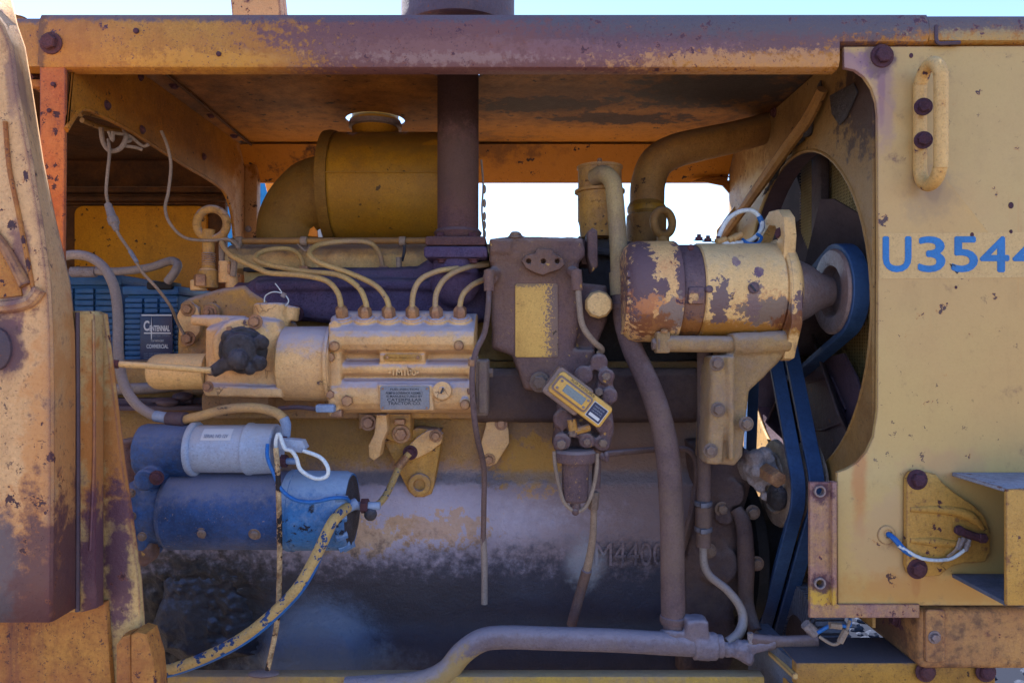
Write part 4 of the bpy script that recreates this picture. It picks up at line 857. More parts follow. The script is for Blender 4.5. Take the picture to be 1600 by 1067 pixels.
hump = P(495, 1025, 1.45); rough_c = P(330, 950, 1.45)
def sm(t): t = max(0, min(1, t)); return t * t * (3 - 2 * t)
for i, (y, z) in enumerate(fine):
    for k in range(nx + 1):
        x = x0 + (x1 - x0) * k / nx; d = 0
        e = math.hypot((x - hump.x) / .115, (z - hump.z) / .105); d += .034 * sm((1 - e) * 3.2) if e < 1 else 0
        if z < H - .3:
            e = math.hypot((x - rough_c.x) / .16, (z - rough_c.z) / .16); wgt = sm(1.3 - e)
            d += wgt * (.030 * (mnoise.fractal(Vector((x, z, 3)) * 22, .7, 2.1, 4) * .5 + .1) + .014 * abs(mnoise.noise(Vector((x * 75, z * 75, 2)))))
        d += .0022 * mnoise.fractal(Vector((x * 22, z * 22, 1)), .8, 2, 4)
        if z > H - .26 and x > .02: d += .004 * mnoise.noise(Vector((x * 30, z * 30, 4)))
        v.append((x, y - d, z))
for i in range(len(fine) - 1):
    for k in range(nx):
        a = i * (nx + 1) + k; f.append([a, a + nx + 1, a + nx + 2, a + 1])
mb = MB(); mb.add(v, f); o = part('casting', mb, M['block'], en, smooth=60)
mb = MB(); mb.box((-.07, 1.70, H - .33), (.94, .28, .8), .01); part('core', mb, M['dusty'], en)
mb = MB()
mb.sweep([(1.46, zat(1.46, 575)), (1.405, zat(1.405, 575)), (1.392, zat(1.39, 586)), (1.388, zat(1.388, 610)), (1.389, zat(1.39, 640)), (1.396, zat(1.395, 654)), (1.412, zat(1.41, 659)), (1.46, zat(1.46, 660))], P(742, 0, 1.4).x, P(1096, 0, 1.4).x)
part('side_cover', mb, M['dustdark'], en, cast=(.004, 6, .003))
# casting number
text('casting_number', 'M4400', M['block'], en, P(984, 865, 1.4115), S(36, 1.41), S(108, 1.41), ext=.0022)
# thick oily build-up low at the left
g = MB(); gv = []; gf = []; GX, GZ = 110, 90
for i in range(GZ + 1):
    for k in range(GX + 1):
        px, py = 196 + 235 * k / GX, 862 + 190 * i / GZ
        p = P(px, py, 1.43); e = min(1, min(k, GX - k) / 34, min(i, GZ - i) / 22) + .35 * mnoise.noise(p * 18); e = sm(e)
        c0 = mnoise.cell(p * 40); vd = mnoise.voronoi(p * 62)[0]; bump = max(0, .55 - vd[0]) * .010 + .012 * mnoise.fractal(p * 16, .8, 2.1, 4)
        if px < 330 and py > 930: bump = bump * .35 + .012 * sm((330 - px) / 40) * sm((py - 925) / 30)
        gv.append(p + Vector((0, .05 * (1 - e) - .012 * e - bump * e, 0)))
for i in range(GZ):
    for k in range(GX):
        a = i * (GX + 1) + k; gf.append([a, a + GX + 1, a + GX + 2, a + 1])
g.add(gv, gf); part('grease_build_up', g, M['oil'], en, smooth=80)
# timing case at the front
mb = MB(); mb.pp([(1078, 690), (1165, 690), (1178, 760), (1160, 830), (1172, 900), (1150, 960), (1160, 1010), (1140, 1060), (1064, 1060), (1070, 860), (1090, 780)], 1.40, .16, .02)
mb.cyl(P(1140, 770, 1.39), P(1140, 770, 1.5), .028); mb.cyl(P(1120, 880, 1.39), P(1120, 880, 1.5), .04); mb.cyl(P(1130, 805, 1.385), P(1130, 805, 1.5), .018)
part('timing_case', mb, M['dustdark'], en, cast=(.004, 4, .006))
for px, py in ((1128, 795), (1176, 800), (1182, 880), (1108, 860)): pbolt(en, px, py, 1.39, 8, M['boltdust'])
mb = MB(); mb.tube([P(1150, 795, 1.38), P(1162, 820, 1.37), P(1166, 880, 1.37), P(1166, 940, 1.36), P(1180, 985, 1.33)], [.012, .015, .016, .014, .012], 10); part('web_rib', mb, M['dustdark'], en)
# pump mounting ledge under the injection pump
mb = MB(); mb.pbox(330, 618, 740, 655, 1.40, .06, .008); part('pump_ledge', mb, M['yeldirty'], en)
mb = MB(); mb.pbox(312, 612, 420, 645, 1.36, .10, .01); part('pump_ledge', mb, M['yeldirty'], en)
# lifting lug with a hole
mb = MB(); q = [(600, 690), (652, 668), (690, 672), (688, 700), (678, 760), (674, 772), (662, 777), (648, 777), (638, 768)]
mb.pp(q, 1.412, .05, .004); part('lug', mb, M['yeldirty'], en)
mb = MB(); mb.pp(circ(655, 758, 18, 18, 28), 1.402, .02, .003, [circ(655, 758, 9, 9, 20)]); part('lug_ring', mb, M['yeldirty'], en)
mb = MB(); mb.box((.42, 1.60, H - .62), (.5, .06, .55), .01); part('dark_backing', mb, M['grease'], en)  # dark plate added behind the case to shut off bright ground
# diamond cover plates
d1 = T('diamond_cover', 'lozenge cover plate with two bolts, cracked paint, right of the pump stay', 'cover plate')
mb = MB(); mb.pp([(760, 660), (772, 652), (788, 653), (795, 672), (796, 692), (776, 724), (764, 729), (755, 724), (752, 690)], 1.42, .03, .003); part('plate', mb, M['yel'], d1)
for px, py in ((783, 662), (764, 718)): pbolt(d1, px, py, 1.419, 7, M['bolt'])
d2 = T('tilted_cover', 'tilted oval cover plate with a rusty bolt over the lifting lug', 'cover plate')
mb = MB(); mb.pp([(633, 702), (650, 684), (668, 672), (684, 670), (692, 678), (690, 692), (672, 706), (652, 716), (638, 717)], 1.398, .016, .003); part('plate', mb, M['yel'], d2)
pbolt(d2, 681, 681, 1.397, 7, M['bolt']); pbolt(d2, 641, 707, 1.397, 8, M['boltrust'], kind='round')
# stay lever below the pump
sv = T('pump_stay', 'bent lever and bracket with bolts under the injection pump', 'bracket')
mb = MB(); mb.pp([(560, 646), (642, 646), (642, 688), (622, 694), (600, 684), (590, 672), (560, 670)], 1.385, .05, .005); part('plate', mb, M['yeldirty'], sv)
mb = MB(); mb.pp([(588, 648), (604, 648), (606, 672), (598, 690), (594, 712), (584, 720), (576, 714), (575, 696), (584, 678)], 1.355, .03, .004); part('lever', mb, M['yel'], sv)
for px, py, r in ((576, 660, 9), (627, 678, 10)): pbolt(sv, px, py, 1.383, r, M['bolt'])
mb = MB(); mb.pbox(616, 655, 632, 664, 1.37, .02); part('stop', mb, M['bolt'], sv)

# ------------------------------------------------------------------ cylinder head with valve cover
hd = T('cylinder_head', 'tan cylinder head and valve cover behind the curved fuel lines', 'cylinder head')
mb = MB(); mb.box((-.155, 1.66, H + .04), (.83, .24, .30), .012); part('head_casting', mb, M['head'], hd)
mb = MB(); x_ = lambda px, Y: P(px, 0, Y).x
mb.sweep([(1.56, zat(1.54, 424)), (1.535, zat(1.535, 420)), (1.53, zat(1.53, 400)), (1.54, zat(1.54, 388)), (1.57, zat(1.56, 380)), (1.75, zat(1.6, 379)), (1.75, zat(1.54, 424))], x_(352, 1.54), x_(770, 1.54))
for px in (430, 530, 645):
    mb.ball(P(px, 408, 1.545), .03, 14, (1.3, .8, 1))
part('valve_cover', mb, M['head'], hd, cast=(.004, 5, .004))
mb = MB(); mb.pbox(380, 418, 690, 424, 1.52, .1, .001); part('gasket', mb, M['grease'], hd)
# left end of the head
mb = MB(); mb.pp([(278, 474), (288, 466), (300, 462), (340, 450), (380, 444), (420, 470), (420, 620), (280, 620), (274, 540)], 1.44, .14, .012); part('end_casting', mb, M['yeldirty'], hd, cast=(.004, 3, .003))
mb = MB(); mb.pp([(276, 492), (284, 476), (296, 472), (308, 480), (314, 500), (312, 518), (300, 536), (290, 539), (282, 528), (277, 508)], 1.425, .02, .003); part('end_cover', mb, M['yel'], hd)
for px, py in ((294, 483), (294, 529)): pbolt(hd, px, py, 1.424, 8, M['bolt'])
pbolt(hd, 328, 488, 1.425, 8, M['bolt'], kind='stud')
mb = MB(); mb.pp(circ(328, 488, 15, 15, 24), 1.427, .03, .003); part('boss', mb, M['yeldirty'], hd)
for px, py, r, h in ((325, 420, 12, 26), (352, 408, 10, 34), (362, 430, 9, 20), (310, 438, 12, 16)):
    mb = MB(); a = P(px, py + h, 1.46); b = P(px, py, 1.46); mb.cyl(a, b, S(r, 1.46), 16); part('boss', mb, M['yel'], hd)
pbolt(hd, 316, 446, 1.45, 13, M['bolt'], d=(0, 0, 1), washer=False, hgt=1.3)
mb = MB(); mb.pbox(340, 412, 360, 428, 1.45, .03, .003); part('nut', mb, M['bolt'], hd)
mb = MB(); mb.tube([P(347, 416, 1.46), P(346, 395, 1.46), P(346, 378, 1.47)], .0055, 8); part('stud', mb, M['oldwire'], hd)
mb = MB(); mb.tube([P(364, 432, 1.45), P(366, 410, 1.45), P(361, 400, 1.46)], .0065, 8); part('stud', mb, M['oldwire'], hd)
for px in (473, 598):
    mb = MB(); mb.pbox(px - 7, 415, px + 8, 429, 1.50, .03, .003); part('injector_nut', mb, M['bolt'], hd)
mb = MB(); mb.tube([P(630, 374, 1.49), P(632, 390, 1.485), P(628, 408, 1.49)], .003, 8); part('clip', mb, M['ink'], hd)
mb = MB(); mb.cyl(P(624, 430, 1.48), P(623, 402, 1.48), .006, 10); part('stud', mb, M['oldwire'], hd)
mb = MB(); mb.tube([P(462, 378, 1.49), P(470, 386, 1.49), P(478, 392, 1.49), P(485, 385, 1.49)], .0022, 6); part('clip', mb, M['oldwire'], hd)
# right hand dark end of the head
mb = MB(); mb.pp([(905, 368), (1000, 378), (1100, 400), (1120, 560), (900, 580)], 1.50, .2, .01); part('front_casting', mb, M['grease'], hd)
mb = MB(); mb.tube([P(930, 392, 1.48), P(960, 395, 1.48), P(1000, 384, 1.47)], .008, 8); part('dark_pipe', mb, M['grease'], hd)
mb = MB(); mb.tube([P(915, 480, 1.47), P(950, 482, 1.46), P(1000, 500, 1.46)], .011, 8); part('dark_pipe', mb, M['grease'], hd)
# fuel return rail along the head
fr = T('fuel_return_rail', 'thin brown rail pipe running level along the top of the head', 'pipe')
mb = MB(); mb.tube([P(362, 377, 1.49), P(700, 376, 1.49)], S(5.2, 1.49), 10); part('pipe', mb, M['brownpipe'], fr)
for px in (374, 475, 629, 690):
    mb = MB(); mb.cyl(P(px - 5, 377, 1.489), P(px + 5, 377, 1.489), S(7.5, 1.49), 12); part('collar', mb, M['oldwire'], fr)
mb = MB(); mb.tube([P(374, 377, 1.48), P(372, 388, 1.47), P(366, 378, 1.47), P(350, 374, 1.46)], .004, 8); part('elbow', mb, M['oldwire'], fr)
# lifting eyes
def eye(px, py, Y, ro, ri, lab, shank, ang=0):
    e = T('lifting_eye', lab, 'lifting eye', 'forged lifting eyes on the engine')
    c = P(px, py, Y); R = S((ro + ri) / 2, Y); r = S((ro - ri) / 2, Y)
    mb = MB(); mb.tube([c + Vector((R * math.cos(a) * math.cos(ang), R * math.cos(a) * math.sin(ang), R * math.sin(a))) for a in [2 * math.pi * k / 32 for k in range(33)]], r, 14, sub=1, caps=False); part('ring', mb, M['yeldirty'] if ang == 0 else M['brownpipe'], e)
    if shank:
        mb = MB(); mb.lathe([(0, S(11, Y)), (.04, S(10, Y)), (.06, S(8, Y)), (.075, S(9.5, Y)), (.11, S(9.5, Y))], P(px - 5, py + 95, Y), (0, 0, 1), 18); part('shank', mb, M['yeldirty'], e)
        mb = MB(); mb.cyl(P(px - 6, py + 100, Y), P(px - 6, py + 72, Y), S(15, Y), 18); part('collar', mb, M['yeldirty'], e)
        mb = MB()
        for k in range(6):
            z = P(0, py + 66 - k * 3.5, Y).z; mb.lathe([(0, S(9, Y)), (.002, S(11, Y)), (.004, S(9, Y))], (P(px - 5, 0, Y).x, Y, z), (0, 0, 1), 16)
        part('thread', mb, M['yeldirty'], e, stuff=True)
    else:
        mb = MB(); mb.cyl(P(px, py + 40, Y), P(px, py + ro - 4, Y), S(10, Y), 14); part('shank', mb, M['brownpipe'], e)
eye(331, 350, 1.46, 30, 17, 'upright lifting eye ring on a threaded shank at the left end of the head', True)
eye(1036, 348, 1.50, 26, 13, 'brown lifting eye ring standing just above the alternator cover', False, ang=.55)

# ------------------------------------------------------------------ exhaust
mf = T('exhaust_manifold', 'rough dark purple exhaust manifold behind the fuel lines', 'manifold')
mb = MB()
mb.pp([(330, 466), (344, 448), (362, 440), (380, 440), (398, 430), (440, 424), (470, 418), (600, 416), (650, 414), (672, 400), (690, 390), (745, 390), (762, 410), (764, 500), (700, 510), (560, 510), (470, 500), (400, 500), (345, 498), (333, 486)], 1.445, .09, .022)
mb.cyl(P(712, 430, 1.40), P(712, 396, 1.40), S(36, 1.4), 28); mb.ball(P(712, 440, 1.42), .05, 18)
mb.tube([P(400, 448, 1.445), P(560, 444, 1.442), P(690, 446, 1.44)], .012, 10)
part('casting', mb, M['manifold'], mf, cast=(.0035, 5, .004))
pbolt(mf, 462, 490, 1.44, 9, M['boltrust'])
es = T('exhaust_stack', 'rusty dark exhaust stack rising from the manifold through the hood', 'exhaust pipe')
exx = -.1035
mb = MB(); mb.lathe([(0, .036), (0, .0395), (.30, .0395), (.66, .0395), (.66, .034)], (exx, 1.40, H + .195), (0, 0, 1), 40); part('pipe', mb, M['exh'], es)
mb = MB(); mb.lathe([(0, .041), (.012, .046), (.018, .041)], (exx, 1.40, H + .196), (0, 0, 1), 36); part('weld_collar', mb, M['exh'], es)
mb = MB(); mb.box((exx - .001, 1.40, H + .1865), (.112, .10, .017), .004); part('flange', mb, M['exh'], es)
mb = MB(); mb.box((exx - .001, 1.40, H + .1655), (.118, .105, .022), .006); part('flange', mb, M['manifold'], es)
for px in (690, 740):
    bolt(es, (P(px, 0, 1.36).x, 1.36, H + .153), .0075, M['boltrust'], d=(0, 0, -1)); bolt(es, (P(px - 2, 0, 1.365).x, 1.365, H + .196), .0075, M['boltrust'], d=(0, 0, 1))
mb = MB(); mb.lathe([(.0, .04), (.0, .088), (-.004, .100), (-.002, .107), (.006, .109), (.02, .108), (.3, .108), (.33, .08)], (exx, 1.40, H + .592), (0, 0, 1), 56); part('muffler', mb, M['purplebare'], es)
mb = MB(); mb.box((exx + .01, 1.36, H + .586), (.06, .03, .012), .002); part('orange_tab', mb, M['hood'], es)
# little chain hanging right of the stack
mb = MB(); mb.tube([P(752, 250, 1.42), P(755, 290, 1.42), P(753, 330, 1.42), P(757, 372, 1.42)], .0022, 6); ch = solo('hanging_chain', mb, M['oldwire'], 'thin twisted rope hanging beside the exhaust stack', 'rope')
for py in (296, 318, 338, 352, 366):
    mb = MB(); mb.ball(P(757, py, 1.42), .005, 8, (.7, .7, 1.8)); part('knot', mb, M['oldwire'], ch)

# ------------------------------------------------------------------ air cleaner
ac = T('air_cleaner', 'large amber yellow air cleaner drum lying behind the exhaust stack', 'air cleaner')
AC = Vector((0, 1.69, H + .352)); R_ = .128
mb = MB(); mb.lathe([(0, .06), (0, .115), (.004, .124), (.014, .128), (.27, .128), (.30, .128), (.315, .12), (.32, .06)], (-.406, AC.y, AC.z), (1, 0, 0), 64); part('drum', mb, M['air'], ac)
mb = MB(); mb.lathe([(0, .12), (0, .131), (.012, .133), (.024, .131), (.024, .12)], (-.424, AC.y, AC.z), (1, 0, 0), 56); part('clamp_band', mb, M['airdark'], ac)
mb = MB(); mb.tube([(-.418, 1.69, AC.z - .02), (-.455, 1.69, AC.z - .03), (-.498, 1.69, AC.z - .07), (-.508, 1.69, AC.z - .13), (-.508, 1.69, AC.z - .26)], [.10, .096, .084, .08, .08], 32, sub=6); part('elbow', mb, M['airdark'], ac)
text('cast_mark', '0T8', M['airdark'], ac, (-.515, 1.612, AC.z - .06), .022, .04, rot=Matrix.Rotation(math.radians(80), 3, 'Y') @ Matrix(((1, 0, 0), (0, 0, -1), (0, 1, 0))), ext=.003)
mb = MB(); mb.lathe([(-.03, .05), (-.03, .054), (.05, .054), (.056, .059), (.062, .059), (.066, .054), (.2, .054)], (nk[0], nk[1], H + .455), (0, 0, 1), 40); part('neck', mb, M['air'], ac)
mb = MB(); mb.lathe([(.58, .05), (.585, .11), (.6, .12), (.66, .12), (.675, .10), (.68, .03)], (nk[0], nk[1], H), (0, 0, 1), 40); mb.cyl((nk[0], nk[1], H + .5), (nk[0], nk[1], H + .6), .05); part('sun_shade_cap', mb, M['air'], ac)  # unseen cap added above the hood to keep sun off the drum
mb = MB(); mb.lathe([(0, .054), (.002, .0615), (.012, .0615), (.014, .054)], (nk[0], nk[1], H + .499), (0, 0, 1), 40); part('neck_clamp', mb, M['steelb'], ac)
mb = MB(); mb.prism([(0, 0), (.0, .03), (.01, .05), (.03, .058), (.05, .055), (.05, 0)], (-.205, 1.585, AC.z + .03), (1, 0, 0), (0, .25, .97), .01, .003); part('strap_lug', mb, M['air'], ac)
mb = MB(); mb.tube([(-.40, AC.y - .1288, AC.z + .01), (-.1, AC.y - .1288, AC.z + .01)], .0016, 6); part('seam', mb, M['air'], ac)
tg = T('orange_tag', 'small torn orange and white tag poking up above the rail pipe', 'tag')
mb = MB(); mb.pp([(481, 369), (484, 358), (490, 354), (496, 362), (496, 370)], 1.54, .004, .001); part('orange_piece', mb, M['orange'], tg)
mb = MB(); mb.pp([(496, 360), (500, 358), (504, 371), (497, 371)], 1.538, .004, .001); part('white_piece', mb, M['lwhite'], tg)

# ------------------------------------------------------------------ breather, water pipe, intake pipe
br = T('breather', 'tan breather canister with a cap nut between the two upper pipes', 'breather')
YB = 1.50; c = P(937, 372, YB); hz = lambda py: P(937, py, YB).z - c.z
mb = MB(); mb.lathe([(0, .040), (hz(352), .042), (hz(345), .045), (hz(300), .045)], c, (0, 0, 1), 36); part('lower_body', mb, M['yeldirty'], br)
mb = MB(); mb.lathe([(hz(303), .04), (hz(302), .0515), (hz(298), .0515), (hz(297), .04)], c, (0, 0, 1), 36); part('flange', mb, M['yeldirty'], br)
mb = MB(); mb.lathe([(hz(299), .04), (hz(299), .0445), (hz(266), .0445), (hz(264), .047), (hz(261), .047), (hz(258), .03), (hz(256), .02)], c, (0, 0, 1), 36); part('upper_body', mb, M['yeldirty'], br)
bolt(br, (c.x, YB, P(0, 259, YB).z), .009, M['bolt'], d=(0, 0, 1), kind='stud')
wp = T('water_pipe', 'long bent dust caked pipe dropping past the left end of the alternator', 'pipe')
mb = MB(); mb.tube([P(930, 277, 1.46), P(943, 272, 1.43), P(956, 283, 1.41), P(961, 310, 1.40), P(966, 380, 1.385), P(968, 432, 1.375)], [.017] * 6, 18, sub=6); part('upper_pipe', mb, M['pipeyel'], wp)
mb = MB(); mb.tube([P(968, 426, 1.375), P(970, 462, 1.37)], S(16.5, 1.37), 18); part('sleeve', mb, M['pipeyel'], wp)
mb = MB(); mb.tube([P(970, 460, 1.37), P(974, 500, 1.36), P(988, 545, 1.345), P(1010, 592, 1.33), P(1028, 640, 1.32), P(1040, 690, 1.31), P(1046, 740, 1.305), P(1050, 820, 1.30), P(1051, 900, 1.295), P(1052, 975, 1.29)], [S(14.5, 1.37), .0185, .0195, .0205, .0212, .0215, .0215, .0212, .0212, .0212], 20, sub=5); part('lower_hose', mb, M['dustyhose'], wp)
for py, r in ((966, 21), (478, 16.5)): 
    mb = MB(); a_, Y_ = (1052, 1.29) if py > 900 else (971, 1.365); mb.cyl(P(a_, py + 6, Y_), P(a_, py - 5, Y_), S(r, Y_), 20); part('clamp', mb, M['dustyhose'], wp)
mb = MB(); mb.cyl(P(1054, 1000, 1.285), P(1053, 972, 1.287), S(17, 1.29), 18); part('spigot', mb, M['dustyhose'], wp)
ik = T('intake_pipe', 'wide brown elbow pipe sweeping up from the engine toward the radiator', 'pipe')
mb = MB(); mb.tube([P(1010, 345, 1.62), P(1011, 315, 1.62), P(1013, 285, 1.62), P(1026, 254, 1.62), P(1056, 236, 1.62), P(1100, 225, 1.63), P(1150, 214, 1.65), P(1215, 196, 1.68)], [.038, .038, .038, .038, .037, .036, .035, .034], 28, sub=6); part('elbow', mb, M['brownpipe'], ik)
mb = MB(); mb.cyl(P(1010, 334, 1.62), P(1010, 321, 1.62), S(30, 1.62), 28); part('hose_clamp', mb, M['air'], ik)
mb = MB(); mb.cyl(P(1010, 345, 1.615), P(1010, 318, 1.62), S(28, 1.62), 28); part('sleeve', mb, M['airdark'], ik)
mb = MB(); mb.cyl(P(1009, 390, 1.61), P(1010, 336, 1.61), S(31, 1.61), 28); part('lower_hose', mb, M['brownpipe'], ik)

# ------------------------------------------------------------------ injection pump
ip_ = T('injection_pump', 'cast yellow fuel injection pump with a row of six line nuts and a maker plate', 'fuel pump')
prf = [(1.43, 492), (1.385, 490), (1.36, 493), (1.315, 506), (1.302, 511), (1.293, 517), (1.287, 527), (1.288, 538), (1.297, 547), (1.318, 550), (1.336, 553), (1.339, 559), (1.336, 563), (1.320, 565), (1.308, 570), (1.305, 576), (1.309, 583), (1.322, 587), (1.332, 589), (1.325, 592), (1.305, 596), (1.297, 606), (1.294, 618), (1.297, 630), (1.308, 639), (1.33, 644), (1.43, 646)]
mb = MB(); xs = [P(516, 0, 1.31).x, P(744, 0, 1.31).x]
mb.sweep([(y, zat(y, py)) for y, py in prf], xs[0] + .002, xs[1] - .002)
for px in (535, 571, 608, 645, 682, 719):       # scalloped bosses under the nuts
    a = P(px, 498, 1.325); mb.lathe([(-.045, .0215), (.000, .0215), (.003, .0195)], a, (0, -.45, .89), 22)
mb.cyl(P(528, 500, 1.34), P(726, 500, 1.34), .017, 16)
for px, py, r in ((691, 610, 15), (727, 630, 9), (716, 538, 10), (523, 541, 9)):
    mb.cyl(P(px, py, 1.34), P(px, py, 1.286), S(r, 1.29), 18)
mb.pp([(590, 600), (675, 600), (678, 642), (594, 643)], 1.288, .03, .004)
mb.pp([(592, 552), (664, 552), (664, 566), (592, 566)], 1.306, .03, .004)
mb.pp([(512, 505), (522, 498), (531, 505), (533, 560), (531, 640), (524, 652), (512, 650)], 1.30, .10, .005)
mb.pp([(732, 560), (745, 560), (745, 642), (732, 642)], 1.305, .10, .005)
part('body', mb, M['yel'], ip_, cast=(.0022, 3, .0015))
for px in (535, 571, 608, 645, 682, 719):
    a = P(px, 497, 1.3225); d = Vector((0, -.45, .89)).normalized()
    mb = MB(); mb.lathe([(-.002, .0165), (.003, .0165), (.004, .0125)], a, d, 22); nt = part('line_nut', mb, M['yel'], ip_)
    mb = MB(); mb.lathe([(.003, .0122), (.018, .0122), (.021, .0095), (.024, .0065)], a, d, 6, ph=random.random()); part('hex', mb, M['bolt'], nt)
for px, py, r, Y in ((516, 558, 8, 1.298), (517, 616, 7, 1.298), (543, 626, 9, 1.292), (523, 541, 8, 1.284), (717, 540, 8, 1.285), (727, 632, 8, 1.284)): pbolt(ip_, px, py, Y, r, M['bolt'], washer=False, kind='round' if px > 715 or px == 523 else 'hex')
mb = MB(); mb.pp(rrect(594, 603, 671, 640, 3), 1.2855, .003, .0006); np_ = part('name_plate', mb, M['plate'], ip_)
for py, tx, hh, wd in ((608.5, 'FUEL INJECTION', 4, 44), (614, 'PUMP & GOVERNOR ASSEMBLY', 3.6, 58), (619, 'IS MANUFACTURED BY', 3.4, 56), (624.5, 'CATERPILLAR', 4.6, 54), (630, 'TRACTOR CO.', 4.6, 52)):
    text('lettering', tx, M['ink'], np_, P(632, py, 1.2855), S(hh, 1.285), S(wd, 1.285), bold=.01)
for px, py in ((598, 607), (667, 607), (598, 637), (667, 637)): pbolt(np_, px, py, 1.2855, 1.8, M['bolt'], kind='round', name='rivet', washer=False)
mb = MB(); mb.pp(rrect(599, 552.5, 659, 564.5, 6), 1.303, .003, .001); tp = part('small_plate', mb, M['yeldirty'], ip_)
text('lettering', '4N 5230', M['yeldirty'], tp, P(629, 558.5, 1.303), S(6, 1.3), S(30, 1.3), ext=.0008)
for px in (605, 653): pbolt(tp, px, 558.5, 1.303, 3, M['bolt'], kind='round', name='rivet', washer=False)
text('cast_mark', '•1M100•', M['yel'], ip_, P(631, 582, 1.306), S(9, 1.3), S(48, 1.3), ext=.0022, bold=.02)
mb = MB(); a = P(691, 610, 1.286); mb.lathe([(0, S(14.5, 1.285)), (.002, S(14, 1.285)), (.003, S(11, 1.285)), (.0015, S(6, 1.285)), (.003, S(5, 1.285))], a, (0, -1, 0), 28); pc = part('slotted_cap', mb, M['yel'], ip_)
mb = MB(); mb.box(a + Vector((0, -.0035, 0)), (.003, .002, .011), 0, Matrix.Rotation(.4, 3, 'Y')); part('slot', mb, M['ink'], pc)
# drum and governor housing at the left
YG = 1.345
mb = MB(); q = lambda px: P(px, 0, 1.29).x; Og = lambda px: Vector((q(px), YG, P(0, 568, YG).z))
L0, L1 = q(430), q(514)
mb.lathe([(0, .05), (0, .064), (.004, .068), (L1 - L0 - .004, .069), (L1 - L0, .066), (L1 - L0, .05)], Og(430), (1, 0, 0), 48); part('drum', mb, M['yel'], ip_)
mb = MB(); mb.lathe([(0, .05), (0, .0715), (.003, .073), (.007, .0715), (.007, .05)], Og(506), (1, 0, 0), 48); part('drum_flange', mb, M['yel'], ip_)
mb = MB()
mb.pp([(318, 512), (345, 502), (385, 505), (400, 496), (432, 500), (440, 520), (440, 614), (430, 622), (326, 618), (316, 600)], 1.305, .12, .012)
mb.cyl(P(425, 520, 1.36), P(424, 474, 1.36), S(27, 1.36), 28); mb.cyl(P(452, 500, 1.37), P(456, 478, 1.37), S(14, 1.36), 18)
mb.cyl(P(380, 540, 1.40), P(380, 540, 1.285), S(44, 1.3), 30, .006)
mb.cyl(P(300, 500, 1.33), P(385, 502, 1.33), S(9, 1.33), 16)
mb.pp([(312, 600), (440, 605), (440, 622), (318, 620)], 1.29, .1, .006)
part('governor_housing', mb, M['yel'], ip_, cast=(.0028, 4, .003))
mb = MB(); a, b = P(234, 581, 1.33), P(326, 580, 1.33); r = S(28, 1.33); L = (b - a).length
mb.lathe([(0, r * .55), (.004, r * .8), (.012, r * .96), (.022, r), (L, r)], a, b - a, 36); part('end_barrel', mb, M['alt'], ip_)
for px, py, r in ((399, 503, 8), (325, 604, 6), (360, 516, 7)): pbolt(ip_, px, py, 1.283, r, M['bolt'])
# black greasy lever boss
mb = MB(); mb.cyl(P(380, 547, 1.30), P(380, 547, 1.262), S(36, 1.27), 24, .004); mb.cyl(P(377, 545, 1.30), P(374, 545, 1.232), S(25, 1.26), 24, .008); mb.tube([P(376, 556, 1.245), P(352, 570, 1.245), P(332, 581, 1.25)], [.016, .013, .011], 12)
mb.ball(P(372, 562, 1.226), .017, 12); mb.ball(P(405, 567, 1.25), .014, 12); mb.ball(P(408, 534, 1.26), .013, 12); mb.ball(P(390, 575, 1.245), .011, 12); mb.ball(P(356, 528, 1.255), .012, 12)
part('throttle_lever', mb, M['grease'], ip_, cast=(.0022, 1, .007))
mb = MB(); mb.ball(P(330, 580, 1.243), .008, 12); part('ball_joint', mb, M['boltdust'], ip_)
rd = T('throttle_rod', 'thin chipped yellow throttle rod reaching left from the black lever', 'rod')
mb = MB(); mb.tube([P(150, 567, 1.18), P(240, 572, 1.21), P(330, 579, 1.238)], S(5, 1.22), 10); part('rod', mb, M['alt'], rd)
mb = MB(); mb.cyl(P(166, 568, 1.186), P(186, 569, 1.193), S(6.5, 1.2), 10); part('collar', mb, M['boltrust'], rd)
# wire seal
mb = MB(); mb.tube([P(413, 472, 1.35), P(415, 462, 1.345), P(428, 456, 1.34), P(444, 460, 1.34), P(451, 470, 1.34), P(446, 478, 1.345)], .0011, 6); ws = solo('wire_seal', mb, M['whitewire'], 'thin silver wire seal looped over the governor neck', 'wire')
mb = MB(); mb.box(P(443, 461, 1.338), (.008, .005, .009), .001, Matrix.Rotation(.5, 3, 'Y')); part('lead_tag', mb, M['gasket'], ws)
mb = MB(); mb.tube([P(441, 458, 1.338), P(434, 448, 1.338), P(430, 443, 1.338)], .0009, 6); part('tail', mb, M['whitewire'], ws)
# grey plug at the pump's lower left
cn = T('pump_connector', 'pale blue grey plug on a thin purple tube below the pump drum', 'fitting')
mb = MB(); mb.pbox(492, 632, 522, 645, 1.285, .02, .004); part('plug', mb, M['lug'], cn)
mb = MB(); mb.tube([P(436, 638, 1.31), P(465, 636, 1.30), P(494, 639, 1.293)], .004, 8); part('tube', mb, M['purplebare'], cn)
mb = MB(); mb.pbox(516, 640, 534, 652, 1.30, .02, .003); part('nut', mb, M['bolt'], cn)
# mounting plate at the right end of the pump
pm = T('pump_end_plate', 'worn upright drive plate bolted to the right end of the injection pump', 'plate')
mb = MB(); mb.pp(rrect(743, 562, 763, 650, 4), 1.30, .08, .004); part('plate', mb, M['boltdust'], pm)
mb = MB(); mb.pp(rrect(748, 564, 761, 646, 3), 1.293, .01, .003); part('rib', mb, M['boltdust'], pm)
bolt(pm, P(763, 582, 1.33), .009, M['boltdust'], d=(1, 0, 0)); bolt(pm, P(735, 612, 1.30), .007, M['bolt'], d=(-1, -.5, 0))
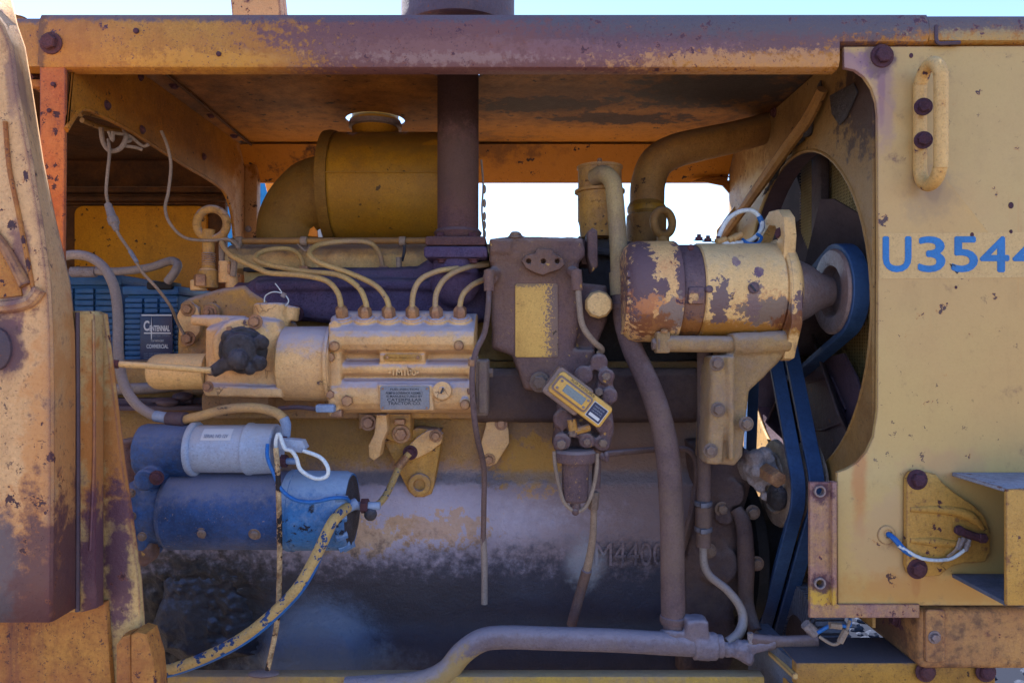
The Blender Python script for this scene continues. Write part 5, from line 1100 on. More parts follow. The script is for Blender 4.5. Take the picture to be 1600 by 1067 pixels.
# ------------------------------------------------------------------ injection lines
YN = 1.315
L = [[(533, 481, 1.312), (528, 458, 1.318), (509, 438.5, 1.33), (469, 430, 1.35), (423, 427, 1.37), (404, 420, 1.38), (361, 399, 1.42), (346, 379, 1.45)],
     [(573, 481, 1.312), (570, 468, 1.315), (559, 448, 1.325), (529, 430, 1.345), (480, 424.5, 1.37), (450, 420, 1.38), (409, 411, 1.40), (399, 401, 1.42), (417, 391, 1.45), (450, 389, 1.48), (468, 399, 1.50), (474, 418, 1.51)],
     [(608, 481, 1.312), (603, 465, 1.316), (585, 445, 1.325), (546, 427, 1.345), (500, 411, 1.36), (484, 399, 1.375), (488, 388, 1.40), (506, 381, 1.43), (546, 377, 1.46), (578, 380, 1.48), (593, 396, 1.50), (598, 418, 1.51)],
     [(644, 482, 1.312), (646, 458, 1.318), (657, 437, 1.325), (683, 424, 1.34), (716, 419, 1.36), (762, 413.5, 1.40)],
     [(680, 482, 1.312), (682, 458, 1.318), (696, 435, 1.33), (723, 420, 1.35), (762, 411, 1.41)],
     [(718, 482, 1.312), (723, 461, 1.318), (739, 445, 1.33), (762, 435, 1.36)]]
labs = ['leftmost fuel line, rising from the first pump nut to the far left', 'fuel line with a wide loop, from the second pump nut', 'fuel line with the highest loop, from the third pump nut', 'fuel line arching right from the fourth pump nut', 'fuel line arching right from the fifth pump nut', 'short fuel line arching right from the sixth pump nut']
for pts, lab in zip(L, labs):
    mb = MB(); mb.tube([P(*p) for p in pts], S(4.4, 1.34), 10, sub=5); solo('fuel_line', mb, M['linepaint'], lab, 'fuel line', 'curved fuel lines on the pump')

# ------------------------------------------------------------------ fuel filter housing
fh = T('fuel_filter_housing', 'tall dust caked filter housing with a yellow cover plate right of the pump', 'filter housing')
mb = MB()
mb.pp([(768, 400), (905, 400), (905, 520), (896, 556), (800, 556), (768, 545)], 1.355, .14, .012)
mb.pp([(764, 372), (800, 368), (912, 370), (916, 398), (905, 410), (764, 410)], 1.35, .16, .010)
mb.pp([(765, 372), (800, 372), (800, 396), (765, 396)], 1.342, .06, .006)
mb.pp([(796, 545), (930, 545), (936, 610), (900, 640), (850, 612), (820, 610)], 1.355, .10, .010)
mb.cyl(P(778, 425, 1.40), P(765, 435, 1.32), .014, 16); mb.cyl(P(806, 372, 1.37), P(806, 363, 1.37), .012, 12)
mb.cyl(P(935, 476, 1.45), P(935, 476, 1.33), S(22, 1.34), 24); mb.pp([(900, 440), (950, 445), (950, 500), (925, 560), (900, 560)], 1.39, .1, .01)
part('casting', mb, M['dusty'], fh, cast=(.0035, 5, .003))
mb = MB(); mb.pp([(815, 408), (822, 399), (836, 396), (839, 389), (863, 389), (866, 396), (879, 403), (883, 413), (874, 421), (858, 426), (848, 430), (836, 426), (822, 419)], 1.335, .02, .003, [circ(826, 408, 4, 4, 12), circ(849, 408, 4, 4, 12), circ(871, 408, 4, 4, 12)]); part('three_hole_plate', mb, M['dusty'], fh)
mb = MB(); mb.pp(rrect(805, 443, 872, 558, 3), 1.3525, .006, .001); part('cover_plate', mb, M['patch'], fh)
mb = MB(); a = P(935, 476, 1.335); r = S(22, 1.33); mb.lathe([(0, r), (.006, r), (.012, r * .86), (.013, r * .4)], a, (0, -1, 0), 10); part('round_cap', mb, M['alt'], fh)
mb = MB(); mb.pp([(918, 362), (926, 355), (934, 360), (935, 415), (926, 425), (918, 400)], 1.36, .05, .006); mb.pp([(908, 372), (922, 378), (922, 415), (908, 412)], 1.40, .06, .005); part('side_lug', mb, M['dusty'], fh)
pbolt(fh, 843, 597, 1.35, 11, M['boltdust']); pbolt(fh, 805, 369, 1.35, 7, M['boltdust'], d=(0, -.3, 1))
# pipes of the filter
t1 = T('filter_feed_tube', 'dusty bent feed tube on the right side of the filter housing', 'tube')
mb = MB(); mb.tube([P(903, 444, 1.315), P(905, 475, 1.31), P(910, 508, 1.31), P(926, 532, 1.315), P(940, 545, 1.33), P(936, 552, 1.34)], S(5, 1.31), 10); part('tube', mb, M['oldwire'], t1)
mb = MB(); mb.cyl(P(902, 454, 1.315), P(900, 422, 1.315), S(9, 1.31), 16); mb.tube([P(900, 428, 1.315), P(894, 424, 1.34)], S(9, 1.32), 14); part('elbow', mb, M['dusty'], t1)
t2 = T('drip_tube', 'long thin drip tube hanging from the filter elbow down across the block', 'tube')
mb = MB(); mb.tube([P(764, 445, 1.30), P(763, 480, 1.29), P(757, 520, 1.285), P(744, 548, 1.275), P(738, 580, 1.27), P(739, 630, 1.27), P(745, 680, 1.29), P(756, 730, 1.35), P(756, 790, 1.37), P(755, 850, 1.385)], S(4.6, 1.3), 10); part('tube', mb, M['linepaint'] if False else M['dustyhose'], t2)
mb = MB(); mb.tube([P(755, 840, 1.384), P(757, 880, 1.39), P(757, 943, 1.39)], S(5.2, 1.38), 10); part('hose_end', mb, M['greyhose'], t2)
mb = MB(); mb.cyl(P(764, 455, 1.30), P(764, 422, 1.30), S(8, 1.3), 14); mb.tube([P(764, 428, 1.30), P(775, 427, 1.35)], S(8.5, 1.3), 14); part('elbow', mb, M['dusty'], t2)
mb = MB(); mb.cyl(P(737, 562, 1.27), P(737, 572, 1.27), S(5.5, 1.27), 10); part('ferrule', mb, M['bolt'], t2)
# transfer pump cluster
tp = T('transfer_pump', 'lumpy dust caked transfer pump behind the tilted hour meter', 'pump')
mb = MB()
mb.pp([(880, 600), (940, 570), (952, 610), (955, 680), (940, 705), (868, 706), (870, 660)], 1.32, .12, .015)
for px, py, r, y in ((947, 588, 13, 1.29), (952, 618, 13, 1.285), (936, 566, 14, 1.30), (912, 586, 15, 1.30), (880, 655, 16, 1.29), (943, 662, 15, 1.285), (941, 692, 13, 1.285), (878, 690, 14, 1.275), (917, 688, 12, 1.28), (900, 672, 12, 1.29), (930, 640, 14, 1.29), (945, 605, 14, 1.30)):
    mb.cyl(P(px, py, 1.40), P(px, py, y), S(r, 1.3), 16, .004)
mb.tube([P(940, 625, 1.30), P(948, 660, 1.30), P(944, 690, 1.30)], .013, 10)
part('casting', mb, M['dusty'], tp, cast=(.003, 2, .004))
for px, py, r, y in ((877, 694, 8, 1.273), (895, 676, 7, 1.278), (942, 692, 7, 1.283), (935, 612, 7, 1.283), (917, 690, 6, 1.279), (947, 588, 7, 1.288)): pbolt(tp, px, py, y, r, M['boltdust'], washer=False)
mb = MB(); mb.tube([P(893, 655, 1.275), P(896, 672, 1.275)], .008, 8); mb.tube([P(896, 674, 1.277), P(920, 668, 1.29)], .007, 8); part('link', mb, M['yeldirty'], tp)
sb = T('sediment_bowl', 'dusty sediment bowl held up by a wire bail under the transfer pump', 'filter bowl')
c = P(899, 783, 1.29); hz = lambda py: P(899, py, 1.29).z - c.z
mb = MB(); mb.lathe([(0, S(17, 1.29)), (.004, S(20, 1.29)), (hz(722), S(21.5, 1.29)), (hz(716), S(21, 1.29))], c, (0, 0, 1), 32); part('bowl', mb, M['dusty'], sb)
mb = MB(); mb.lathe([(hz(722), S(20, 1.29)), (hz(721), S(30, 1.29)), (hz(716), S(32, 1.29)), (hz(706), S(32, 1.29)), (hz(702), S(28, 1.29))], c, (0, 0, 1), 36); part('lid', mb, M['dusty'], sb)
mb = MB(); mb.tube([P(866, 705, 1.28), P(868, 730, 1.28), P(874, 760, 1.28), P(882, 785, 1.28), P(900, 799, 1.28), P(916, 790, 1.28), P(926, 765, 1.28), P(932, 735, 1.28), P(933, 708, 1.28)], S(3.2, 1.28), 8); part('wire_bail', mb, M['oldwire'], sb)
mb = MB(); mb.cyl(P(899, 799, 1.283), P(899, 782, 1.29), S(8, 1.29), 14); mb.ball(P(899, 799, 1.28), .007, 10); part('thumb_nut', mb, M['dusty'], sb)
dt = T('drain_tube', 'drain tube angling down the block from beside the sediment bowl', 'tube')
mb = MB(); mb.tube([P(933, 715, 1.31), P(931, 762, 1.31)], S(7, 1.31), 12); part('upper_hose', mb, M['dustyhose'], dt)
mb = MB(); mb.cyl(P(927, 796, 1.31), P(929, 768, 1.31), S(8, 1.31), 6); part('nut', mb, M['boltdust'], dt)
mb = MB(); mb.tube([P(928, 795, 1.31), P(926, 840, 1.33), P(918, 885, 1.36), P(905, 930, 1.39), P(893, 975, 1.40)], [S(5, 1.31), S(5.5, 1.33), S(6.5, 1.36), S(7, 1.38), S(7, 1.39)], 12); part('tube', mb, M['oldwire'], dt)
mb = MB(); mb.tube([P(917, 890, 1.36), P(905, 932, 1.388), P(893, 976, 1.40)], S(8, 1.38), 12); part('sleeve', mb, M['dustyhose'], dt)
ct = T('cross_tube', 'thin dusty tube running right from the transfer pump behind the water pipe', 'tube')
mb = MB(); mb.tube([P(944, 709, 1.34), P(1000, 704, 1.38), P(1050, 701, 1.40), P(1075, 703, 1.40), P(1087, 720, 1.40), P(1088, 760, 1.40), P(1075, 830, 1.40), P(1062, 870, 1.40)], S(5, 1.36), 10); part('tube', mb, M['dustyhose'], ct)
mb = MB(); mb.tube([P(939, 712, 1.29), P(947, 716, 1.285)], S(6, 1.29), 10); mb.ball(P(947, 714, 1.285), .008, 10, (.7, 1, 1.3)); part('tap', mb, M['dusty'], ct)
# hour meter: local frame turned 37 degrees
hm = T('hour_meter', 'tilted yellow hour meter with a small screen and navy label', 'gauge')
ang = math.radians(-37); U = Vector((math.cos(ang), 0, math.sin(ang))); V = Vector((-math.sin(ang), 0, math.cos(ang))); Wd = U.cross(V)
hc = P(903, 621, 1.245)
def hp(poly, off, d, bev=0, holes=()):
    k = S(1, 1.245); mb = MB()
    mb.prism([(a * k, -b * k) for a, b in poly], hc + Vector((0, -off + 0, 0)), U, V, d, bev, [[(a * k, -b * k) for a, b in h] for h in holes]); return mb
part('base', hp(rrect(-52, -24, 16, 27, 6), -.035, .03, .004), M['bezel'], hm)
part('body', hp(rrect(-46, -20, 56, 20, 7), -.034, .036, .005), M['meter'], hm)
part('bezel', hp(rrect(-44, -13, 22, 14, 5), .0015, .004, .001), M['bezel'], hm)
part('face', hp(rrect(-41, -10, 19, 11, 4), .005, .003, .001), M['meter'], hm)
part('screen', hp(rrect(-27, -6.5, 11, 6.5, 1), .0078, .001), M['lcd'], hm)
for a, b in ((-36, -6), (-36, 7), (15, -6), (15, 7)): bolt(hm, hc + U * S(a, 1.245) - V * S(b, 1.245) + Wd * .008, S(2.2, 1.245), M['steelb'], kind='round', name='screw', washer=False)
lb = part('label', hp(rrect(25, -11, 50, 14, 1), .0022, .0008), M['lblue'], hm)
part('label_border', hp(rrect(24, -12, 51, 15, 1), .0018, .0006), M['lwhite'], hm)
RT = Matrix((U, V, Wd)).transposed()
for i, (tx, b) in enumerate((('HOUR METER', -6.5), ('GENERAL', -2), ('QUARTZ', 2.3))):
    text('lettering', tx, M['lgrey'], lb, hc + U * S(37.5, 1.245) - V * S(b, 1.245) + Wd * .0034, S(2.6, 1.245), S(18, 1.245), rot=RT)
mb = hp(rrect(28, 6, 47, 11, .5), .0032, .0004); part('number_strip', mb, M['lwhite'], lb)
text('lettering', 'X.0 HOURS', M['ink'], hm, hc + U * S(-3, 1.245) + V * S(16.5, 1.245) + Wd * .0026, S(3.5, 1.245), S(46, 1.245), rot=RT)
# ------------------------------------------------------------------ batteries
def battery(px0, px1, pyt, pyb, Y, dep, lab):
    b = T('battery', lab, 'battery', 'blue batteries in the side compartment')
    a, c = P(px0, pyt, Y), P(px1, pyb, Y); cx, w_ = (a.x + c.x) / 2, c.x - a.x; h_ = a.z - c.z
    mb = MB(); mb.box((cx, Y + dep / 2 + .004, c.z + h_ * .46), (w_ - .012, dep - .012, h_ * .92), .006); part('case', mb, M['batt'], b)
    mb = MB(); mb.box((cx, Y + dep / 2, a.z - h_ * .045), (w_, dep, h_ * .10), .005); part('lid', mb, M['batt'], b)
    n = 14
    for k in range(n):
        z = a.z - h_ * (.12 + .80 * k / n)
        for (s0, s1) in ((.03, .36), (.37, .63), (.64, .97)):
            mb = MB(); x0, x1 = a.x + w_ * s0, a.x + w_ * s1
            mb.box(((x0 + x1) / 2, Y + .004, z - .006), (x1 - x0 - .002, .002, h_ * .050), .0025); part('rib', mb, M['batt'], b)
    return b, cx, w_
b1, _, _ = battery(70, 190, 430, 596, 1.66, .30, 'blue ribbed battery further left, half hidden by the cab post')
b2, cx, bw = battery(190, 279, 447, 592, 1.56, .26, 'blue ribbed battery with the navy COMMERCIAL label')
YL = 1.5625
mb = MB(); mb.pp([(219, 490), (269, 492), (270, 566), (219, 566)], YL - .009, .004, .0005); lb = part('label', mb, M['lblue'], b2)
YT = YL - .0095
mb = MB(); mb.pbox(221, 491.5, 268, 493.5, YT - .001, .0008, 0); part('label_bar', mb, M['lwhite'], lb)
text('lettering', 'C', M['lwhite'], lb, P(229, 509, YT), S(16, YT), S(9, YT), bold=.03)
text('lettering', 'ENTENNIAL', M['lwhite'], lb, P(249.5, 513, YT), S(9, YT), S(31, YT), bold=.03)
mb = MB(); mb.pbox(225, 519.5, 267, 521.5, YT - .001, .0008, 0); part('label_bar', mb, M['lwhite'], lb)
mb = MB(); mb.pp([(236.6, 495), (237.6, 515), (237.4, 530), (236, 530), (235.6, 515)], YT - .0012, .0008); part('label_spike', mb, M['lwhite'], lb, smooth=None)
text('lettering', 'BATTERY SYSTEMS', M['lgrey'], lb, P(252, 524.5, YT), S(2.8, YT), S(26, YT))
text('lettering', 'TOP WITH DRY', M['lwhite'], lb, P(246, 532.5, YT), S(3, YT), S(20, YT))
text('lettering', 'COMMERCIAL', M['lwhite'], lb, P(246, 541, YT), S(6.5, YT), S(34, YT), bold=.02)
for k in range(3): text('lettering', 'LEAD ACID STORAGE BATTERY', M['lgrey'], lb, P(245, 552.5 + k * 3.5, YT), S(1.8, YT), S(40, YT))
# battery cables
def cab(name, pts, r, mat, lab, cat='cable', **k):
    mb = MB(); mb.tube([P(*p) for p in pts], r, 12, sub=6); return solo(name, mb, mat, lab, cat, **k)
cb = cab('battery_cable', [(95, 402, 1.34), (115, 398, 1.34), (140, 402, 1.34), (162, 418, 1.335), (178, 448, 1.33), (184, 490, 1.325), (185, 550, 1.31), (192, 595, 1.30), (210, 628, 1.285), (238, 648, 1.27), (262, 653, 1.26)], S(7.6, 1.31), M['greyhose'], 'thick grey battery cable curving down from the cab post to the starter')
mb = MB(); mb.tube([P(244, 650, 1.268), P(270, 654, 1.256)], S(9, 1.26), 14); part('blue_tape', mb, M['lug'], cb)
mb = MB(); mb.tube([P(264, 654, 1.258), P(290, 655, 1.248)], S(11.5, 1.255), 14); part('rusty_clamp', mb, M['purplebare'], cb)
mb = MB(); mb.tube([P(286, 656, 1.25), P(315, 649, 1.24), P(355, 639, 1.232), (P(400, 637, 1.225)), P(430, 644, 1.22), P(444, 655, 1.218)], S(7.5, 1.235), 14, sub=6); part('yellow_jacket', mb, M['cable'], cb)
text('jacket_print', 'SAE J 1127', M['ink'], cb, P(362, 637, 1.2235), .004, .05, rot=Matrix.Rotation(math.radians(-4), 3, 'Y') @ Matrix(((1, 0, 0), (0, 0, -1), (0, 1, 0))))
mb = MB(); mb.tube([P(443, 653, 1.218), P(447, 664, 1.218), P(448, 682, 1.22)], [.0085, .0085, .006], 12); part('lug', mb, M['lug'], cb)
cj = cab('battery_link_cable', [(116, 424, 1.60), (150, 424, 1.60), (190, 424, 1.60), (235, 418, 1.58), (265, 408, 1.56), (277, 412, 1.54), (274, 424, 1.53), (262, 440, 1.54)], S(6.5, 1.57), M['greyhose'], 'grey link cable arched over the tops of the batteries')
mb = MB(); mb.tube([P(112, 425, 1.60), P(150, 425, 1.60)], S(8.5, 1.6), 10); part('clamp', mb, M['gasket'], cj)
mb = MB(); mb.pbox(228, 440, 268, 452, 1.55, .05, .004); part('terminal_clamp', mb, M['beltin'], cj)
cab('grey_conduit', [(130, 612, 1.45), (190, 608, 1.44), (240, 606, 1.44), (290, 600, 1.44)], S(9, 1.44), M['greyhose'], 'level grey conduit under the batteries behind the throttle rod', 'conduit')
# clutter shelf between battery and starter
mb = MB(); mb.pbox(120, 622, 330, 632, 1.44, .25, .003); mb.pbox(150, 634, 320, 642, 1.40, .2, .003); mb.cyl(P(240, 626, 1.42), P(300, 626, 1.42), .006, 10); mb.ball(P(286, 620, 1.42), .02, 10, (1, 1, .5)); mb.ball(P(262, 628, 1.40), .015, 10, (1.5, 1, .6))
solo('dusty_shelf', mb, M['purplebare'], 'dark cluttered shelf edge below the batteries', 'shelf')
# ------------------------------------------------------------------ hanging wires upper left
lc = T('loom_clip', 'rusty bent clip with tangled loom wires on the bulkhead', 'clip')
mb = MB(); mb.tube([P(122, 178, 1.30), P(132, 172, 1.31), P(165, 182, 1.35), P(198, 196, 1.39)], [.008, .010, .008, .004], 8); mb.tube([P(128, 188, 1.30), P(160, 200, 1.35), P(195, 206, 1.39)], .005, 8); part('clip', mb, M['shroud'], lc)
mb = MB(); mb.tube([P(158, 200, 1.34), P(161, 222, 1.34), P(172, 236, 1.34), P(188, 232, 1.34), P(197, 215, 1.35), P(194, 202, 1.37)], .0044, 8); part('loop_wire', mb, M['oldwire'], lc)
for pts in ([(172, 208, 1.34), (200, 212, 1.36), (222, 228, 1.38), (232, 226, 1.38)], [(176, 206, 1.33), (176, 220, 1.33), (170, 206, 1.33)], [(190, 228, 1.35), (208, 230, 1.36), (222, 234, 1.37)], [(196, 222, 1.35), (204, 220, 1.36), (198, 214, 1.36)]):
    mb = MB(); mb.tube([P(*p) for p in pts], .0032, 8); part('stray_wire', mb, M['oldwire'], lc)
fw = cab('fused_wire', [(169, 218, 1.34), (171, 240, 1.33), (168, 270, 1.33), (166, 300, 1.33), (170, 322, 1.33), (182, 360, 1.32), (205, 395, 1.32), (222, 425, 1.32), (245, 450, 1.33), (266, 478, 1.36), (278, 505, 1.41), (292, 530, 1.42)], S(2.4, 1.33), M['oldwire'], 'thin wire with an inline fuse hanging before the yellow panel', 'wire')
mb = MB(); mb.lathe([(0, .004), (.002, .0062), (.028, .0078), (.03, .0095), (.042, .0095), (.044, .007), (.056, .0045)], P(168, 318, 1.33), P(184, 366, 1.32) - P(168, 318, 1.33), 14); part('fuse_holder', mb, M['greyhose'], fw)
mb = MB(); mb.tube([P(203, 392, 1.318), P(214, 410, 1.318)], .004, 8); part('green_tape', mb, M['plate'], fw)
cab('sagging_wire', [(252, 205, 1.40), (262, 230, 1.40), (267, 260, 1.40), (263, 300, 1.40), (258, 325, 1.40), (266, 350, 1.40), (290, 372, 1.42), (330, 376, 1.45), (356, 374, 1.46), (372, 386, 1.47)], S(2.4, 1.4), M['oldwire'], 'thin sagging wire from the bulkhead to the lifting eye', 'wire')
# ------------------------------------------------------------------ starter motor
st = T('starter_motor', 'dusty blue starter motor with a pale grey solenoid on top', 'starter')
YS = 1.265; zz_ = lambda py: P(0, py, YS - .03).z
def sx(px, Y=1.235): return P(px, 0, Y).x
c = lambda px, py, Y=YS: Vector((sx(px), Y, P(0, py, 1.24).z))
L = sx(445) - sx(254)
mb = MB(); mb.lathe([(0, .05), (0, .062), (.004, .066), (.010, .0675), (.012, .0665), (L, .0665), (L, .05)], c(254, 802), (1, 0, 0), 56); part('motor_body', mb, M['startblue'], st)
L = sx(544) - sx(444)
mb = MB(); mb.lathe([(0, .05), (0, .068), (.003, .0695), (.012, .0695), (.013, .068), (L * .55, .0675), (L * .9, .067), (L, .063), (L, .03)], c(444, 802), (1, 0, 0), 56); part('end_bell', mb, M['startbright'], st)
for k in range(5):
    a = math.radians(150 + 30 * k); mb = MB(); mb.tube([c(536, 802) + Vector((-.006, .066 * math.cos(a), .066 * math.sin(a))), c(536, 802) + Vector((.012, .058 * math.cos(a), .058 * math.sin(a)))], [.008, .006], 8); part('end_rib', mb, M['startbright'], st)
mb = MB(); mb.lathe([(0, .06), (.006, .04), (.010, .02)], c(544, 802), (1, 0, 0), 32); part('end_cap', mb, M['grease'], st)
for px, py in ((316, 832), (398, 834)): pbolt(st, px, py, YS - .060, 7, M['boltdust'], d=(0, -1, -.4), kind='round', name='pole_screw')
mb = MB()
mb.cyl(c(196, 800), c(258, 802), .058, 36); mb.cyl(c(206, 800), c(222, 800), .063, 32); mb.tube([c(214, 705, 1.255), c(300, 706, 1.255)], .045, 28); mb.box(c(238, 745), (.05, .07, .07), .01)
mb.cyl(c(245, 742, 1.23), c(245, 742, 1.19) + Vector((0, 0, 0)), .018, 20); mb.cyl(c(190, 830), c(235, 832), .05, 24)
part('nose_housing', mb, M['startnose'], st, cast=(.003, 2, .003))
for px, py in ((205, 770), (206, 806), (222, 838), (250, 800)): pbolt(st, px, py, 1.205, 5, M['boltdust'])
pbolt(st, 245, 746, 1.188, 8, M['boltrust'], kind='round')
mb = MB(); mb.cyl(c(198, 858, 1.24), c(240, 858, 1.24), .018, 16); mb.cyl(c(222, 868, 1.23), c(222, 868, 1.27), .016, 16); mb.tube([c(180, 690, 1.28), c(186, 740, 1.28), c(195, 790, 1.28)], [.03, .04, .05], 18); part('clutch_housing', mb, M['dusty'], st, cast=(.0035, 2, .004))
# solenoid
zS = 702; so_ = lambda px: c(px, zS, 1.248)
L = sx(388) - sx(300)
mb = MB(); mb.lathe([(0, .03), (0, .0405), (L, .0405), (L, .03)], so_(300), (1, 0, 0), 48); sol = part('solenoid', mb, M['sol'], st)
mb = MB(); mb.lathe([(0, .03), (0, .0455), (.002, .0465), (.006, .0465), (.008, .0455), (.010, .042)], so_(296), (1, 0, 0), 40); part('flange', mb, M['sol'], sol)
L = sx(432) - sx(384)
mb = MB(); mb.lathe([(0, .03), (0, .042), (.003, .0445), (.008, .0445), (.010, .043), (L - .002, .042), (L, .040), (L, .02)], so_(382), (1, 0, 0), 48); part('cap', mb, M['sol'], sol)
mb = MB(); mb.add([], []); 
n = 12; v = []; f = []
for i in range(n + 1):
    a = math.radians(118 + 34 * i / n)
    for x in (sx(322), sx(368)): v.append((x, 1.248 + .0412 * math.cos(a), so_(0).z + .0412 * math.sin(a)))
for i in range(n): f.append([2 * i, 2 * i + 1, 2 * i + 3, 2 * i + 2])
mb.add(v, f); part('paper_label', mb, M['lwhite'], sol)
text('lettering', 'SERIAL NO 12V', M['lgrey'], sol, (sx(345), 1.2145, so_(0).z + .026), .007, .04, rot=Matrix.Rotation(math.radians(-40), 3, 'X') @ Matrix(((1, 0, 0), (0, 0, -1), (0, 1, 0))))
for px, py in ((448, 688), (448, 716)):
    o_ = c(px - 8, py, 1.215); mb = MB(); mb.cyl(o_, o_ + Vector((.034, -.004, 0)), .0055, 10); tm = part('terminal', mb, M['lug'], st)
    mb = MB(); mb.lathe([(.006, .0105), (.016, .0105)], o_, (1, -.1, 0), 6); part('nut', mb, M['boltrust'], tm)
mb = MB(); mb.pp([(430, 684), (472, 688), (478, 700), (470, 708), (432, 702)], 1.20, .02, .003); part('terminal_block', mb, M['sol'], st)
o_ = c(548, 789, 1.235); mb = MB(); mb.cyl(o_, o_ + Vector((.05, 0, 0)), .007, 12); tm = part('terminal', mb, M['lug'], st)
mb = MB(); mb.lathe([(.018, .0125), (.03, .0125)], o_, (1, 0, 0), 6); part('nut', mb, M['boltrust'], tm)
mb = MB(); mb.ball(o_ + Vector((.034, -.002, -.014)), .011, 10); part('grease_blob', mb, M['grease'], tm)
# wires at the starter
cab('white_starter_wire', [(432, 706, 1.195), (431, 690, 1.19), (436, 678, 1.19), (445, 700, 1.185), (455, 704, 1.18), (463, 715, 1.18), (470, 734, 1.18), (492, 747, 1.18), (510, 744, 1.18), (512, 730, 1.18), (500, 714, 1.19), (474, 704, 1.195)], S(3.2, 1.18), M['whitewire'], 'white looped wire on the solenoid terminals', 'wire')
cab('blue_starter_wire', [(418, 694, 1.19), (418, 715, 1.18), (428, 740, 1.178), (440, 765, 1.178), (462, 781, 1.178), (490, 784, 1.178), (520, 778, 1.18), (540, 778, 1.195), (546, 784, 1.215)], S(3, 1.18), M['bluewire'], 'blue wire drooping across the starter end bell', 'wire')
cab('spotted_wire', [(431, 700, 1.185), (434, 740, 1.178), (436, 800, 1.18), (437, 860, 1.19), (436, 920, 1.20), (433, 970, 1.20), (426, 1010, 1.20), (418, 1046, 1.20)], S(4.2, 1.19), M['cablespot'], 'paint spotted thin wire hanging straight down over the starter', 'wire')
pc = cab('peeling_cable', [(548, 788, 1.225), (536, 798, 1.20), (520, 815, 1.18), (505, 845, 1.17), (488, 880, 1.165), (465, 918, 1.16), (430, 955, 1.16), (385, 992, 1.16), (335, 1020, 1.16), (285, 1040, 1.16), (240, 1052, 1.16)], S(9, 1.17), M['cablepeel'], 'thick cable with peeling yellow paint over blue, sweeping down left')
mb = MB(); mb.tube([P(*a) + Vector((.001, .002, -.0032)) for a in [(505, 845, 1.17), (488, 880, 1.165), (465, 918, 1.16), (430, 955, 1.16), (385, 992, 1.16), (335, 1020, 1.16), (285, 1040, 1.16), (240, 1052, 1.16)]], [.005] + [S(8.6, 1.165)] * 7, 12, sub=6); part('blue_underside', mb, M['bluewire'], pc)
mb = MB(); mb.tube([P(540, 794, 1.212), P(556, 786, 1.225)], S(9, 1.2), 12); part('lug', mb, M['lug'], pc)
gw = cab('ground_strap', [(570, 792, 1.245), (590, 788, 1.28), (605, 770, 1.32), (618, 742, 1.36), (628, 722, 1.385), (640, 708, 1.39)], S(5.5, 1.3), M['cablepeel'], 'short blue and yellow strap from the starter stud to the tilted cover')
mb = MB(); mb.tube([P(620, 732, 1.372), P(634, 715, 1.388)], S(7, 1.38), 10); part('lug', mb, M['bolt'], gw)
# ------------------------------------------------------------------ lower rail, drain pipe, right hose
rl = T('lower_rail', 'yellow lower frame rail along the bottom edge', 'rail')
z0 = P(0, 1052, 1.24).z; mb = MB(); mb.box((-.22, 1.252, z0 - .063), (1.3, .03, .12), .006); part('rail', mb, M['rail'], rl)
mb = MB(); mb.ball(P(412, 1052, 1.22), .018, 12, (1.5, .8, .25)); part('mud_clod', mb, M['dusty'], rl)
dp = T('drain_pipe', 'fat dust coated pipe bending along the bottom of the engine', 'pipe')
mb = MB(); mb.tube([P(1128, 1009, 1.27), P(1060, 1006, 1.27), P(960, 1000, 1.268), (P(860, 997, 1.265)), P(790, 995, 1.262), P(752, 1000, 1.26), P(722, 1020, 1.255), P(700, 1046, 1.25), P(672, 1062, 1.245), P(630, 1070, 1.24), P(540, 1074, 1.24)], [S(17.5, 1.27)] * 11, 22, sub=6); part('pipe', mb, M['drain'], dp)
mb = MB(); mb.cyl(P(1082, 1008, 1.27), P(1120, 1010, 1.27), S(21, 1.27), 22); mb.box(P(1086, 985, 1.275), (.04, .04, .05), .006); mb.cyl(P(1054, 998, 1.28), P(1054, 985, 1.285), .026, 18); part('tee', mb, M['drain'], dp, cast=(.003, 3, .005))
mb = MB(); mb.cyl(P(1118, 1011, 1.27), P(1150, 1014, 1.265), .012, 14); mb.ball(P(1158, 1016, 1.26), .017, 12); mb.ball(P(1168, 1026, 1.258), .014, 12); mb.tube([P(1155, 1014, 1.262), P(1185, 1008, 1.26), P(1210, 1002, 1.26)], .012, 12); part('tap', mb, M['drain'], dp, cast=(.0028, 1, .010))
mb = MB(); mb.tube([P(1172, 998, 1.26), P(1220, 1002, 1.26), P(1276, 1000, 1.26)], .010, 14); part('side_tube', mb, M['dustyhose'], dp)
mb = MB(); mb.tube([P(1172, 988, 1.255), P(1173, 1004, 1.255)], .005, 8); part('lever', mb, M['gasket'], dp)
hs = T('coolant_hose', 'upright dusty hose with a thinner tube curling below it', 'hose')
mb = MB(); mb.tube([P(1100, 550, 1.36), P(1100, 650, 1.355), P(1100, 720, 1.35), P(1099, 800, 1.345)], S(11, 1.35), 16); part('upper_hose', mb, M['dustyhose'], hs)
mb = MB(); mb.tube([P(1099, 792, 1.345), P(1099, 822, 1.343)], S(12.5, 1.345), 16); part('coupling', mb, M['dustyhose'], hs)
mb = MB(); mb.tube([P(1099, 820, 1.343), P(1099, 854, 1.34)], S(11.5, 1.34), 16); part('collar', mb, M['dustyhose'], hs)
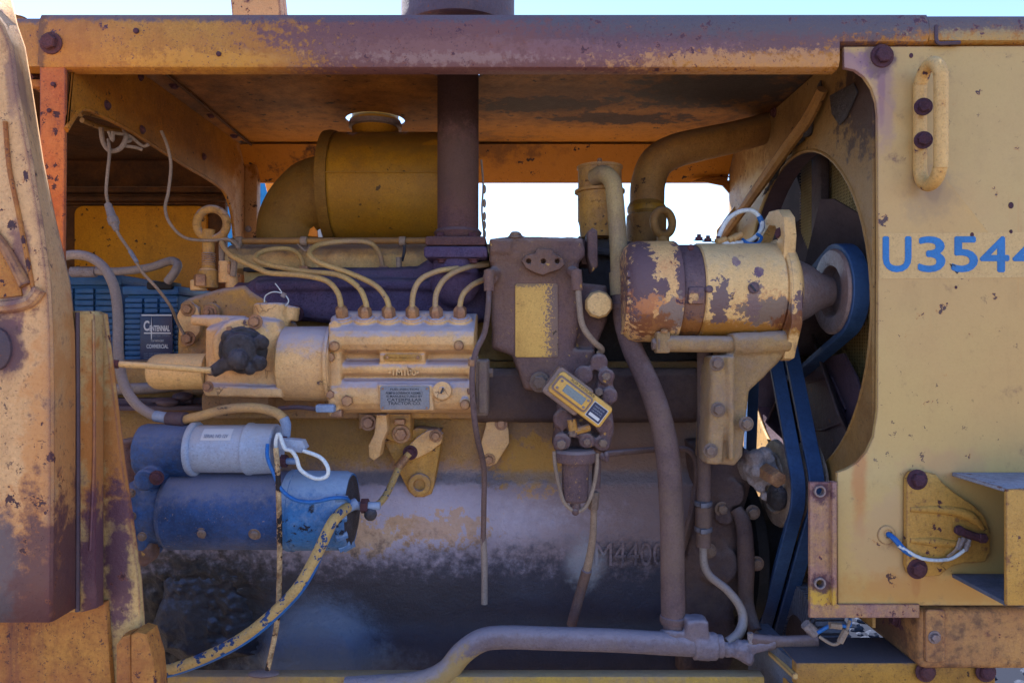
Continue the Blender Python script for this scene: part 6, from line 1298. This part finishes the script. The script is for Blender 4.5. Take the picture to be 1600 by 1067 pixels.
mb = MB(); mb.tube([P(1099, 852, 1.34), P(1100, 880, 1.335), P(1110, 900, 1.33), P(1135, 920, 1.32), P(1155, 945, 1.31), P(1161, 968, 1.30), P(1154, 990, 1.285), P(1136, 1004, 1.275)], [.007, .0075, .0075, .0075, .0078, .0085, .009, .009], 12, sub=5); part('lower_tube', mb, M['greyhose'], hs)
mb = MB(); mb.tube([P(1086, 760, 1.40), P(1080, 800, 1.39), P(1066, 850, 1.39)], .006, 8); solo('hidden_tube', mb, M['dustyhose'], 'short dark tube slanting behind the upright hose', 'tube')
for py in (786, 826):
    mb = MB(); mb.cyl(P(1099, py + 4, 1.345), P(1099, py - 4, 1.345), S(14, 1.345), 18); cl = part('hose_clamp', mb, M['tooth'], hs)
    mb = MB(); mb.box(P(1099, py, 1.345) + Vector((-.004, -.018, 0)), (.012, .008, .009), .001); part('clamp_screw', mb, M['tooth'], cl)
# wire stubs under the panel corner
ws = T('loose_connector', 'loose wire ends with a taped connector hanging under the panel corner', 'wire')
mb = MB(); mb.tube([P(1328, 966, 1.19), P(1326, 978, 1.19), P(1300, 976, 1.19), P(1278, 988, 1.2)], .003, 8); part('wire', mb, M['bluewire'], ws)
mb = MB(); mb.tube([P(1328, 968, 1.188), P(1322, 985, 1.188), P(1312, 1002, 1.188), P(1300, 1006, 1.19), P(1280, 994, 1.2)], .0028, 8); part('wire', mb, M['oldwire'], ws)
for a, b in (((1322, 984), (1312, 1003)), ((1296, 976), (1314, 978))):
    mb = MB(); mb.tube([P(*a, 1.187), P(*b, 1.187)], .0055, 8); part('sleeve', mb, M['oldwire'], ws)
mb = MB(); mb.tube([P(1258, 974, 1.24), P(1274, 990, 1.24)], .009, 8); part('boot', mb, M['gasket'], ws)
# ------------------------------------------------------------------ put each thing's Empty at its base
bpy.context.view_layer.update()
for o in [o for o in bpy.data.objects if o.type == 'EMPTY' and o.parent is None]:
    pts = []
    for ch in o.children_recursive:
        if ch.type == 'MESH': pts += [ch.matrix_world @ Vector(b) for b in ch.bound_box]
    if not pts: continue
    base = Vector(((min(p.x for p in pts) + max(p.x for p in pts)) / 2, (min(p.y for p in pts) + max(p.y for p in pts)) / 2, min(p.z for p in pts)))
    o.location = base
    for ch in o.children: ch.location = ch.location - base
